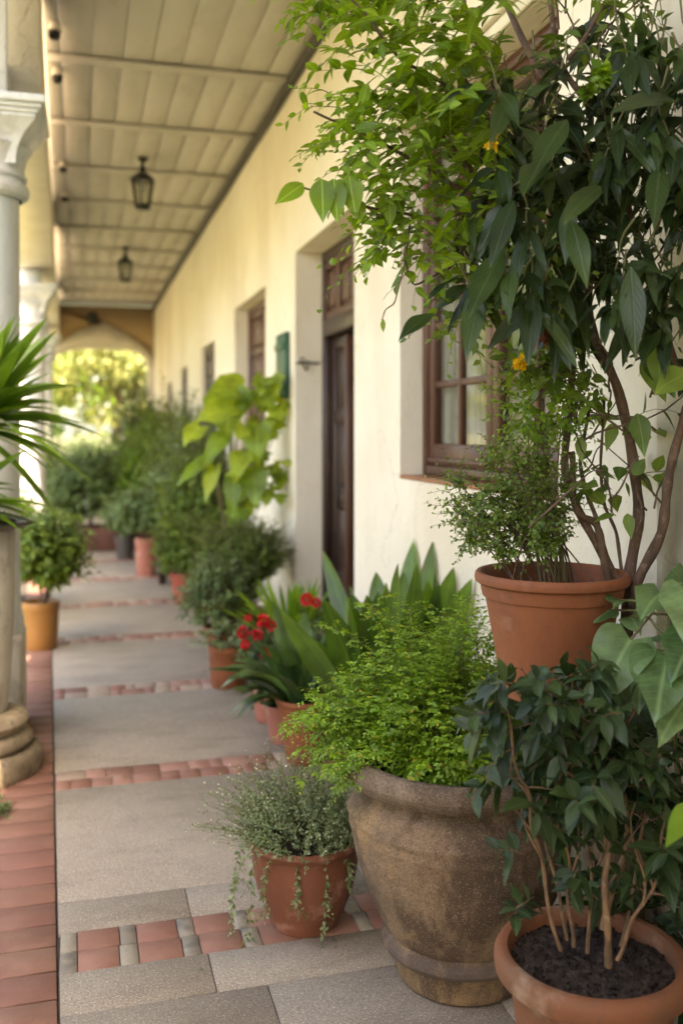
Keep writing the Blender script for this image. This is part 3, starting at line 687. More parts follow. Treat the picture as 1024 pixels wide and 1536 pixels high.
def arcade():
    m = MB()
    for a, b in ((5.10, 11.5), (11.5, 17.5), (17.5, YEND + .2)):
        m.prism([(xb(a) - .40, a), (xb(a), a), (xb(b), b), (xb(b) - .40, b)], 3.40, CZ + .04)
    hp(m.build('arcade_beam', 'plaster', HOUSE))
    for y in COLY:
        c = MB(); cx = xb(y) - .275
        # square pier above the capital
        z1 = CZ + .03 if y < 6 else 3.398
        c.box(cx - .12, cx + .125, y - .16, y + .16, 3.212, z1, bev=.01)
        col = hp(c.build('column', 'white_paint', HOUSE))
        s_ = MB(); s_.lathe([(.0, .5), (.2, .5), (.2, .56), (.19, .60), (.182, .66), (.18, .9), (.178, 2.0), (.175, 2.76), (.175, 2.765)], (cx, y, 0), 48); s_.build('shaft', 'white_paint', col, True, auto=40)
        k = MB(); k.lathe([(.188, 2.74), (.20, 2.745), (.222, 2.76), (.228, 2.785), (.222, 2.81), (.203, 2.822), (.20, 2.84), (.212, 2.845), (.215, 2.86), (.205, 2.87), (.20, 2.90), (.21, 2.95), (.235, 3.0), (.24, 3.0)], (cx, y, 0), 48)
        # square flaring mouldings
        def sq(h, z0, z1, b=.006): k.box(cx - h, cx + h, y - h, y + h, z0, z1, bev=b)
        q = 2 ** .5
        k.lathe([(0, 2.90)] + [((.165 + .10 * (i / 9.) ** 2.4) * q, 2.90 + .205 * i / 9.) for i in range(10)] + [(0, 3.105)], (cx, y, 0), 4, start=math.pi / 4)
        sq(.268, 3.107, 3.128); sq(.282, 3.1285, 3.15, .008); sq(.296, 3.1505, 3.172); sq(.316, 3.1725, 3.211, .006)
        k.build('capital', 'white_paint', col, True, auto=25)
        b = MB(); b.box(cx - .20, cx + .20, y - .20, y + .20, -.1, .5, bev=.015); b.build('base', 'pedestal', col)
arcade()
def endwall():
    Y = YEND
    def P(u, v): p = at(u, v, 19.5); return p[0], p[2]
    inner = [P(66, 900), P(66, 700), P(72, 560), P(82, 537), P(100, 529), P(130, 525), P(158, 524), P(190, 525), P(208, 529), P(218, 538), P(222, 556), P(222.5, 700), P(222.5, 900)]
    outer = [P(30, 900), P(30, 700), P(38, 590), P(56, 556), P(82, 525), P(118, 500), P(155, 486), P(190, 503), P(213, 519), P(228, 534), P(238, 556), P(240, 700), P(240, 900)]
    for q in (inner, outer):
        for i in (0, -1): q[i] = (q[i][0], -.1)
    n = len(inner)
    m = MB()
    def ring(m, A, B, ya, yb):
        v = [(x, ya, z) for x, z in A] + [(x, ya, z) for x, z in B] + [(x, yb, z) for x, z in A] + [(x, yb, z) for x, z in B]
        f = []
        for i in range(n - 1):
            f += [(i, i + 1, n + i + 1, n + i), (2 * n + i, 3 * n + i, 3 * n + i + 1, 2 * n + i + 1), (i, 2 * n + i, 2 * n + i + 1, i + 1), (n + i, n + i + 1, 3 * n + i + 1, 3 * n + i)]
        m.add(v, f)
    ring(m, inner, outer, Y - .06, Y + .30)
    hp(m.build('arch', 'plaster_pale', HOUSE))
    m = MB()
    top = [(-2.2, -.1)] + [(-2.2, 2.5)] * 1 + [(-2.2, CZ)] + [(-1.9 + i * .36, CZ) for i in range(n - 6)] + [(WX + .02, CZ), (WX + .02, 2.4), (WX + .02, -.1)]
    ring(m, outer, top, Y, Y + .28)
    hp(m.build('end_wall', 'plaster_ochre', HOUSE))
endwall()

# ------------------------------------------------------------------ ceiling lanterns and fittings
def lantern(name, loc, s, label, group):
    r = empty(name, loc, label, 'lantern', group)
    m = MB(); m.lathe([(0, 0), (.045, 0), (.05, -.012), (.03, -.03), (.014, -.045), (.014, -.075), (.03, -.095), (.034, -.105), (.02, -.12), (.02, -.13)], seg=20); m.build('mount', 'iron', r, True, auto=40)
    m = MB(); m.lathe([(.02, -.125), (.05, -.14), (.115, -.19), (.12, -.20), (.112, -.205), (.0, -.205)], seg=6, start=.3); m.build('cap', 'iron', r)
    m = MB(); n = 6; zt, zb = -.205, -.43; rt, rb = .102, .066
    for k in range(n):
        a = .3 + k * math.pi * 2 / n; a2 = .3 + (k + 1) * math.pi * 2 / n
        p0 = (rt * math.cos(a), rt * math.sin(a), zt); p1 = (rb * math.cos(a), rb * math.sin(a), zb); m.tube([p0, p1], .007, 6)
        m.tube([p0, (rt * math.cos(a2), rt * math.sin(a2), zt)], .007, 6)
        m.tube([p1, (rb * math.cos(a2), rb * math.sin(a2), zb)], .009, 6)
    m.lathe([(0, zb - .004), (.074, zb - .004), (.076, zb - .02), (.05, zb - .03), (0, zb - .03)], seg=6, start=.3)
    m.build('cage', 'iron', r)
    m = MB(); m.lathe([(rt - .006, zt), (rb - .004, zb)], seg=6, start=.3); m.build('pane', 'glass', r)
    m = MB(); m.lathe([(0, -.425), (.02, -.425), (.02, -.36), (.026, -.33), (.022, -.30), (0, -.285)], seg=12); m.build('bulb', 'white_enamel', r, True)
    r.scale = (s, s, s)
    return r
lantern('ceiling_lantern', (.555, 8.92, CZ - .004), 1.03, 'black iron lantern hanging from the boarded ceiling, the nearer and larger one', 'lanterns along the veranda ceiling')
lantern('ceiling_lantern', (.60, 13.35, CZ - .004), 1.03, 'black iron lantern farther along the ceiling, just before the arch', 'lanterns along the veranda ceiling')
p = at(138, 478, 19.4)
def wall_lamp():
    r = empty('wall_lamp', (p[0], YEND, 3.80), 'small dark lamp fixed on the ochre wall above the arch', 'wall lamp')
    m = MB(); m.box(-.05, .05, -.02, -.001, -.1, .1, bev=.005); m.build('bracket', 'iron', r)
    m = MB(); m.lathe([(0, .10), (.05, .09), (.10, .05), (.10, .04), (.09, .035), (.075, -.12), (.03, -.14), (0, -.14)], (0, -.12, 0), 8); m.tube([(0, -.02, .06), (0, -.12, .12), (0, -.12, .09)], .012, 6); m.build('shade', 'iron', r)
wall_lamp()
for (u, v, lb) in ((66, 32, 'nearest of the small ceiling spot fittings, by the first column'), (69, 100, 'second small ceiling spot fitting, just beyond the first ceiling beam'), (69, 240, 'small dark spot fitting beyond the third ceiling beam, left of the nearer lantern'), (70, 286, 'farthest small dark spot fitting at the left ceiling edge')):
    d = 2.5 * F / (HY - v) ; q = at(u, v, d)
    r = empty('ceiling_spot', (max(q[0], -.15), q[1], CZ - .003), lb, 'ceiling light', 'small spot fittings at the ceiling edge')
    m = MB(); m.lathe([(0, 0), (.03, 0), (.045, -.05), (.042, -.055), (0, -.055)], seg=20); m.build('housing', 'white_enamel', r, True, auto=40)
    m = MB(); m.lathe([(0, -.055), (.036, -.055), (.036, -.085), (.024, -.10), (0, -.10)], seg=20); m.build('bulb', 'iron', r, True, auto=40)
# green board on the wall and the small iron hook by the door
def green_board():
    r = empty('green_shutter', (WX, 6.9, 2.02), 'narrow dark green wooden shutter board on the wall beyond the door', 'shutter')
    m = MB()
    for k in range(3): m.box(-.035, -.001, -.17 + k * .115, -.17 + k * .115 + .112, -.24, .24, bev=.004)
    m.build('boards', 'green', r)
    for z in (-.155, .145): m = MB(); m.box(-.05, -.0352, -.165, .165, z - .025, z + .025, bev=.003); m.build('batten', 'green', r)
green_board()
def hook():
    r = MB(); y = 6.546; z = 2.02
    r.tube([(WX + .005, y, z), (WX + .03, y - .02, z), (WX + .07, y - .03, z + .01), (WX + .12, y - .025, z), (WX + .17, y - .015, z + .003)], .006, 6)
    r.tube([(WX + .05, y - .02, z), (WX + .05, y - .04, z - .03), (WX + .065, y - .045, z - .055), (WX + .08, y - .03, z - .04), (WX + .08, y - .02, z)], .005, 6)
    r.tube([(WX + .03, y - .0, z - .005), (WX + .03, y - .03, z + .03), (WX + .06, y - .03, z + .035)], .005, 6)
    o = r.build('door_hook', 'iron', None, True); tag(o, 'thin iron hold-back hook fixed in the plaster reveal of the door', 'hook')
hook()

# ------------------------------------------------------------------ pedestal with a yucca
PX, PY = -.475, 4.62
def pedestal():
    r = empty('plant_pedestal', (PX, PY, 0), 'round weathered plaster pedestal with moulded base at the veranda edge', 'pedestal')
    m = MB(); m.lathe([(0, .26), (.15, .26), (.16, .30), (.170, .4), (.184, .7), (.190, 1.09), (.182, 1.10), (0, 1.10)], seg=56, wob=.004); m.build('shaft', 'pedestal', r, True, auto=40)
    m = MB(); m.lathe([(.13, .275), (.20, .27), (.235, .255), (.248, .23), (.24, .205), (.225, .195), (.225, .185), (.25, .175), (.268, .15), (.268, .135), (.25, .115), (.2, .11)], seg=56, wob=.006)
    m.lathe([(0, -.05), (.27, -.05), (.298, -.02), (.306, .03), (.303, .085), (.285, .107), (.26, .112), (0, .112)], seg=56, wob=.02); m.build('base', 'old_stone', r, True, auto=40)
pedestal()
def yucca():
    r = empty('yucca', (PX, PY - .04, 1.104), 'spiky yucca with long sword leaves in a dark shallow dish on the pedestal', 'potted plant')
    m = MB(); m.lathe([(0, 0), (.20, 0), (.25, .012), (.285, .028), (.287, .036), (.28, .038), (.24, .03), (.2, .02), (0, .018)], seg=40); m.build('dish', 'dark_pot', r, True, auto=40)
    s_ = MB(); soil(s_, (0, 0, 0), .2, .03); s_.build('soil', 'soil', r)
    st = MB(); h1 = np.array([.03, -.12, .50]); h2 = np.array([-.02, -.18, .16])
    st.tube([(0, -.02, .0), (.01, -.05, .2), (.0, -.09, .35), h1], [.035, .03, .028, .026], 10); st.tube([(0, -.02, 0), (-.02, -.1, .1), h2], [.03, .025, .02], 8); st.build('trunk', 'bark', r, True)
    lf = MB()
    def head(h, n, lmin, lmax, el0, el1):
        b = []; d = []; L = []; dr = []
        for i in range(n):
            a = i * 2.4; el = R(RNG.uniform(el0, el1)); 
            v = np.array([math.cos(a) * math.cos(el), math.sin(a) * math.cos(el), math.sin(el)])
            l = RNG.uniform(lmin, lmax)
            if v[1] * l > .16: v[1] = .16 / l * RNG.uniform(-1, 1); 
            b.append(h + rnd(1, .012)[0] - [0, 0, .05 * (1 - el / 1.5)]); d.append(v); L.append(l); dr.append(.12 if el > .7 else .30)
        d = nrm(np.array(d)); nn = nrm(np.array([0, 0, 1.]) + rnd(n, .25) - d * .3)
        leaves(lf, b, d, nn, np.array(L), .066, 'sword', np.array(dr), .35)
    head(h1, 95, .40, .66, 10, 86); head(h1, 24, .4, .6, -20, 15); head(h2, 30, .3, .5, 0, 45)
    lf.build('leaf_crown', 'lf_yucca', r, True)
    g = MB(); bush(g, None, (0.02, -.05, .07), (.2, .17, .06), 70, 8, .03, .014, 'tiny'); g.build('ground_cover', 'lf_blue', r)
yucca()

# ------------------------------------------------------------------ potted plants
def potted(name, x, y, label, group=None, z=0., cat='potted plant'): return empty(name, (x, y, z), label, cat, group)

# big weathered urn with fine fern-like greenery
def urn():
    r = potted('urn_planter', 1.05, 2.54, 'huge weathered stone-coloured urn overflowing with feathery light green foliage')
    pr = [(0, 0), (.165, 0), (.18, .01), (.188, .05), (.196, .085), (.205, .09), (.222, .097), (.228, .108), (.226, .122), (.214, .132), (.206, .138), (.220, .155), (.238, .19), (.264, .245), (.285, .30),
          (.303, .37), (.315, .43), (.318, .475), (.308, .500), (.294, .520), (.280, .533), (.275, .544), (.280, .553), (.286, .558), (.283, .566), (.296, .571), (.326, .574), (.338, .590), (.345, .606), (.343, .622), (.333, .636), (.316, .643), (.296, .640), (.282, .628), (.275, .60), (.27, .52), (.22, .45)]
    # smooth resampling of the profile
    P_ = np.array(pr); out = []
    for i in range(len(P_) - 1):
        for t in (0, .25, .5, .75): out.append(P_[i] * (1 - t) + P_[i + 1] * t)
    m = MB(); m.lathe(out, seg=112, wob=.006)
    v = m.v[0].reshape(-1, 3)
    a = np.arctan2(v[:, 1], v[:, 0]); d = 1 + .0035 * np.sin(a * 3 + v[:, 2] * 30) + .0025 * np.sin(a * 11 + v[:, 2] * 55) + RNG.normal(0, .0012, len(v))
    v[:, :2] *= d[:, None]; m.v[0] = v
    zz = v[:, 2]; rg = .006 * np.exp(-((zz - .475) / .010) ** 2) - .006 * np.exp(-((zz - .505) / .009) ** 2) + .004 * np.exp(-((zz - .44) / .008) ** 2) - .004 * np.exp(-((zz - .555) / .008) ** 2)
    rr_ = np.linalg.norm(v[:, :2], axis=1) + 1e-6; v[:, :2] *= (1 + rg / np.maximum(rr_, .1))[:, None]
    m.build('pot', 'urn', r, True)
    s_ = MB(); soil(s_, (0, 0, 0), .275, .575); s_.build('soil', 'soil', r)
    lf = MB(); st = MB()
    # feathery sprays
    def spray(tip, base, lenf=.5, n=26, L=.024):
        base = np.array(base, float); tip = np.array(tip, float); mid = (base + tip) / 2 + [0, 0, .07] + rnd(1, .02)[0]
        t = np.linspace(0, 1, 9)[:, None]; pts = base * (1 - t) ** 2 + 2 * mid * t * (1 - t) + tip * t * t
        st.tube(pts, np.linspace(.0022, .0008, 9), 4)
        tt = np.linspace(.35, 1, 9); p, tan = along(pts, tt)
        side = nrm(np.cross(tan, [0, 0, 1.]))
        for i in range(len(tt)):
            for sg in (-1, 1):
                ln = RNG.uniform(.05, .085) * (1.15 - .6 * abs(tt[i] - .6)) 
                q = curve(p[i], tan[i] * .7 + side[i] * sg + rnd(1, .18)[0] + [0, 0, .12], ln, .25, .03, 4)
                sprig(lf, None, q, 9, L * .72, L * .42, 'small', .1, .8, .2, .9, flat=1, jit=.12)
    for i in range(190):
        a = RNG.uniform(0, 6.28); rr = RNG.uniform(0, 1) ** .5; hv = .05 * math.sin(a * 3 + 1) + .04 * math.sin(a * 5); b = [math.cos(a) * .2 * rr, math.sin(a) * .2 * rr, .58]
        t = [math.cos(a) * .36 * rr - .04, math.sin(a) * (.22 if math.sin(a) < 0 else .34) * rr + .03, .69 + .23 * (1 - rr ** 1.6) + hv + RNG.uniform(-.06, .07)]
        if t[0] > .30: t[0] = .30
        spray(t, b)
    for i in range(52):   # outreaching to the left and back, over the rim
        b = [RNG.uniform(-.2, 0), RNG.uniform(0, .2), .6]; t = [RNG.uniform(-.46, -.16), RNG.uniform(.02, .30), RNG.uniform(.58, .80)]
        spray(t, b)
    for i in range(20):   # taller airy tops
        b = [RNG.uniform(-.15, .1), RNG.uniform(0, .2), .6]; t = [RNG.uniform(-.34, .2), RNG.uniform(.04, .3), RNG.uniform(.86, 1.04)]
        spray(t, b, L=.026)
    for i in range(40):   # bright rim growth
        a = RNG.uniform(3.2, 6.3); b = [math.cos(a) * .2, math.sin(a) * .2, .58]; t = [math.cos(a) * .25, math.sin(a) * .25, RNG.uniform(.66, .74)]
        spray(t, b, L=.034)
    lf.build('foliage', 'lf_fern', r); st.build('stems', 'twig', r)
    lf = MB()
    for i in range(46):
        a = RNG.uniform(3.3, 6.2); b = np.array([math.cos(a) * .19, math.sin(a) * .19, .60]); q = curve(b, [math.cos(a) * .5, math.sin(a) * .5, .8], RNG.uniform(.05, .13), .4, .05, 5)
        sprig(lf, None, q, 5, .05, .036, 'ovate', .2, .9, .3, .9, wave=.06)
    lf.build('rim_leaves', 'lf_bright', r, True)
urn()
# small bowl pot with airy silvery herb
def herb():
    r = potted('herb_pot', .685, 2.93, 'rounded red terracotta pot with an airy silvery herb trailing over its rim')
    pot(r, 'bowl', .178, .285, 'terracotta_red', .9, 72)
    lf = MB(); st = MB(); wp = MB()
    for i in range(560):
        d = ball(1)[0]; d[2] = abs(d[2]); rr = RNG.uniform(.35, 1) ** .5
        tip = np.array([d[0] * .32 - .03, d[1] * .28, .32 + d[2] * .27]) * 1.; tip = np.array([tip[0] * rr, tip[1] * rr, .27 + (tip[2] - .27) * rr])
        if d[0] > .3: tip[0] *= .72
        b = np.array([d[0] * .09, d[1] * .09, .24]); v = tip - b; s0 = b + v * .35
        q = curve(s0, v * [1, 1, .8] + [0, 0, .05] + rnd(1, .025)[0], np.linalg.norm(v) * .75, .18, .06, 6)
        sprig(lf, st, q, 15, .0155, .0085, 'tiny', .05, .95, .1, .5, .0009, k=3, jit=.35)
        if RNG.random() < .6: leaves(wp, q[-1:] + rnd(1, .004), ball(1), ball(1), .006, .005, 'tiny', 0.)
    def trail(p0, dirn, ln, n=26):
        pts = []; p_ = np.array(p0, float); v = np.array(dirn, float)
        for k in range(12): pts.append(p_.copy()); v = v * .72 + np.array([RNG.normal(0, .12), RNG.normal(0, .12), -.55]); p_ = p_ + nrm(v) * ln / 12
        sprig(lf, st, np.array(pts), n, .020, .013, 'small', .05, .95, .3, .6, .0011, k=3)
        for c in pts[3::3]:
            q = curve(c, ball(1)[0] - [0, 0, .8], ln * .22, .6, .05, 5); sprig(lf, st, q, 9, .016, .010, 'small', .1, .95, .3, .6, .0008, k=3)
    trail((.02, -.15, .255), (.1, -.45, .1), .34, 34); trail((-.06, -.15, .255), (-.1, -.5, .1), .17); trail((-.16, -.08, .26), (-.7, -.2, .3), .30); trail((-.16, -.03, .26), (-.9, -.1, .3), .36, 34); trail((-.13, -.11, .26), (-.6, -.5, .2), .22)
    trail((.09, -.14, .255), (.3, -.5, .1), .12); trail((-.17, .03, .26), (-.9, .1, .5), .26)
    for i in range(30):   # taller wisps
        a = RNG.uniform(0, 6.28); q = curve((math.cos(a) * .08, math.sin(a) * .08, .3), (math.cos(a) * .7, math.sin(a) * .5, 1.), RNG.uniform(.16, .27), .15, .08, 7)
        sprig(lf, st, q, 18, .014, .008, 'tiny', .3, .9, .1, .5, .0009, k=3)
    lf.build('foliage', 'lf_silver', r); st.build('stems', 'twig', r); wp.build('blossoms', 'white_petal', r)
herb()
# front right pot
def frontpot():
    X0, Y0 = 1.083, 1.875
    r = potted('shrub_pot', X0, Y0, 'thick-lipped terracotta pot in the front right corner with a leggy glossy dark shrub')
    pot(r, 'wide', .212, .41, 'terracotta_worn', .93, 80)
    lf = MB(); st = MB()
    def W(u, v, d): return at(u, v, d) - np.array([X0, Y0, 0])
    ctrl = [[(912, 1450, 2.02), (905, 1330, 2.03), (915, 1240, 2.05), (935, 1170, 2.06), (930, 1105, 2.07)],
            [(905, 1395, 2.08), (925, 1300, 2.1), (940, 1210, 2.12), (930, 1120, 2.12), (945, 1060, 2.1)],
            [(860, 1420, 2.05), (850, 1330, 2.05), (838, 1240, 2.04), (850, 1150, 2.03), (835, 1080, 2.02), (850, 1020, 2.02)],
            [(840, 1425, 2.02), (815, 1330, 2.0), (800, 1250, 2.0), (790, 1180, 2.0), (770, 1120, 1.98), (755, 1070, 1.98)],
            [(850, 1410, 2.1), (825, 1300, 2.1), (818, 1230, 2.12), (800, 1140, 2.12), (790, 1060, 2.12)],
            [(930, 1420, 2.1), (955, 1320, 2.14), (965, 1230, 2.15), (975, 1160, 2.15), (960, 1100, 2.16)],
            [(880, 1430, 2.1), (885, 1300, 2.12), (880, 1200, 2.12), (890, 1120, 2.1), (880, 1040, 2.08)],
            [(925, 1440, 2.0), (960, 1370, 1.98), (985, 1300, 1.97), (1000, 1240, 1.97)]]
    for ci, c in enumerate(ctrl):
        P_ = np.array([W(*q) for q in c]); t = np.linspace(0, 1, 24); idx = t * (len(P_) - 1); i = np.minimum(idx.astype(int), len(P_) - 2); f = (idx - i)[:, None]
        pts = P_[i] * (1 - f) + P_[i + 1] * f
        for _ in range(3): pts[1:-1] = (pts[:-2] + pts[1:-1] * 2 + pts[2:]) / 4
        ss = np.linspace(0, 1, 24)[:, None]; pts = pts + (np.sin(ss * 9 + ci * 1.7) * rnd(1, .008)[0] + np.sin(ss * 19 + ci) * rnd(1, .004)[0]) * np.minimum(ss * 5, 1)
        r0 = .0085 if ci in (0, 1) else .0045
        st.tube(pts, np.linspace(r0, .0025, 24) * (1 + .13 * np.sin(np.arange(24) * 2.2 + ci)), 9)
        for tt in (.22, .4, .55):
            p_, tan = along(pts, np.array([tt])); q = curve(p_[0], tan[0] + ball(1)[0] * .8 + [0, 0, .4], RNG.uniform(.10, .2), 0, .10, 8); st.tube(q, np.linspace(.0032, .0014, 8), 6)
        for tt in np.linspace(.50, 1, 9):
            p_, tan = along(pts, np.array([tt])); dd = nrm(ball(1)[0] * [1, 1, .5] + [-.1, -.15, .3]); q = curve(p_[0], dd, RNG.uniform(.05, .13), .2, .05, 5)
            sprig(lf, st, q, 7, .086, .038, 'lance', .3, .95, .35, .9, .0022, wave=.03, fold=.22)
    # upper leafy mass reaching left in front of the urn
    for i in range(42):
        u = RNG.uniform(725, 960); v = RNG.uniform(1010, 1200); d = RNG.uniform(1.92, 2.15)
        if v > 1130 and u < 790: continue
        p_ = W(u, v, d); q = curve(p_, nrm(np.array([RNG.normal(-.2, .6), RNG.normal(-.2, .4), RNG.uniform(-.2, .7)])), RNG.uniform(.05, .10), .2, .05, 5)
        sprig(lf, st, q, 7, .084, .037, 'lance', .2, .95, .35, .9, .002, wave=.04, fold=.22)
    for i in range(30):   # lower leaves inside and behind the pot
        u = RNG.uniform(765, 870) if i % 3 == 0 else RNG.uniform(850, 1010); v = RNG.uniform(1180, 1400); d = RNG.uniform(2.0, 2.2)
        if u < 870 and v < 1270: continue
        p_ = W(u, v, d); q = curve(p_, nrm(ball(1)[0] + [0, -.2, .3]), RNG.uniform(.04, .09), .2, .05, 5)
        sprig(lf, st, q, 6, .074, .034, 'lance', .2, .95, .35, .9, .0018, wave=.04, fold=.22)
    lf.build('foliage', 'lf_gloss', r, True); st.build('stems', 'bark_tan', r, True)
frontpot()
# wooden stand and the raised pot
def stand():
    r = empty('plant_stand', (1.31, 2.2, 0), 'old wooden post stand with a small board top carrying the raised terracotta pot', 'plant stand')
    m = MB(); m.box(-.19, .13, -.14, .14, .849, .872, bev=.004); m.build('top_board', 'wood_grey', r)
    m = MB(); m.box(-.02, .085, -.055, .05, 0, .8485, bev=.006); m.build('post', 'wood_grey', r)
    m = MB(); m.tube([(-.015, 0, .66), (-.15, 0, .845)], .014, 6); m.build('brace', 'wood_grey', r)
stand()
def raised():
    X0, Y0, Z0 = 1.165, 2.215, .872
    r = potted('raised_pot', X0, Y0, 'tall terracotta flower pot raised on the wooden stand with an airy small-leaved shrub', z=Z0)
    pot(r, 'flower', .194, .316, 'terracotta', .84, 80, .002)
    lf = MB(); st = MB()
    def W(u, v, d): return at(u, v, d) - np.array([X0, Y0, Z0])
    tips = []
    for i in range(22):
        b = np.array([RNG.normal(0, .05), RNG.normal(0, .05), .24]); tu = RNG.uniform(668, 860); tv = RNG.uniform(660, 810); tip = W(tu, tv, RNG.uniform(2.3, 2.6))
        t = np.linspace(0, 1, 12)[:, None]; mid = (b + tip) / 2 + [RNG.normal(0, .02), RNG.normal(0, .03), .06]
        pts = b * (1 - t) ** 2 + 2 * mid * t * (1 - t) + tip * t * t
        pts = pts + np.sin(t * 7 + i) * rnd(1, .008)[0]; st.tube(pts, np.linspace(.0028, .001, 12), 5); tips.append(pts)
    for pts in tips:
        for k in range(24):
            p_, tan = along(pts, np.array([RNG.uniform(.38, 1)])); q = curve(p_[0], tan[0] + ball(1)[0] * .9, RNG.uniform(.05, .12), .1, .06, 5)
            sprig(lf, st, q, 11, .0175, .0115, 'small', .05, .95, .1, .6, .0011, k=3)
    for k in range(14):   # hanging outreaching sprays at the left of the pot
        p_ = W(RNG.uniform(672, 730), RNG.uniform(755, 850), RNG.uniform(2.35, 2.5)); b = np.array([-.05, 0, .27]); 
        t = np.linspace(0, 1, 9)[:, None]; b = np.array([-.05, 0, .33]); mid = (b + p_) / 2 + [0, 0, .20]; pts = b * (1 - t) ** 2 + 2 * mid * t * (1 - t) + p_ * t * t
        sprig(lf, st, pts, 26, .016, .011, 'small', .5, .95, .1, .6, .0014, k=3)
    lf.build('foliage', 'lf_mid', r); st.build('stems', 'bark', r)
    # fuller bright clump above
    lf = MB(); st = MB()
    for i in range(150):
        a = ball(1)[0]; c = W(815, 605, 2.42); p_ = c + a * [.10, .08, .09] * RNG.uniform(.5, 1.1)
        q = curve(p_, a + [0, 0, .3], RNG.uniform(.04, .08), .2, .05, 4)
        sprig(lf, st, q, 8, .020, .014, 'small', .05, .95, .2, .8, .0012, k=3)
    for i in range(6):
        b = np.array([RNG.normal(.02, .02), 0, .24]); tip = W(RNG.uniform(770, 850), RNG.uniform(560, 640), 2.42); t = np.linspace(0, 1, 10)[:, None]; mid = (b + tip) / 2 + rnd(1, .03)[0]
        st.tube(b * (1 - t) ** 2 + 2 * mid * t * (1 - t) + tip * t * t, np.linspace(.004, .0015, 10), 5)
    lf.build('bright_foliage', 'lf_bright', r); st.build('twigs', 'twig', r)
raised()

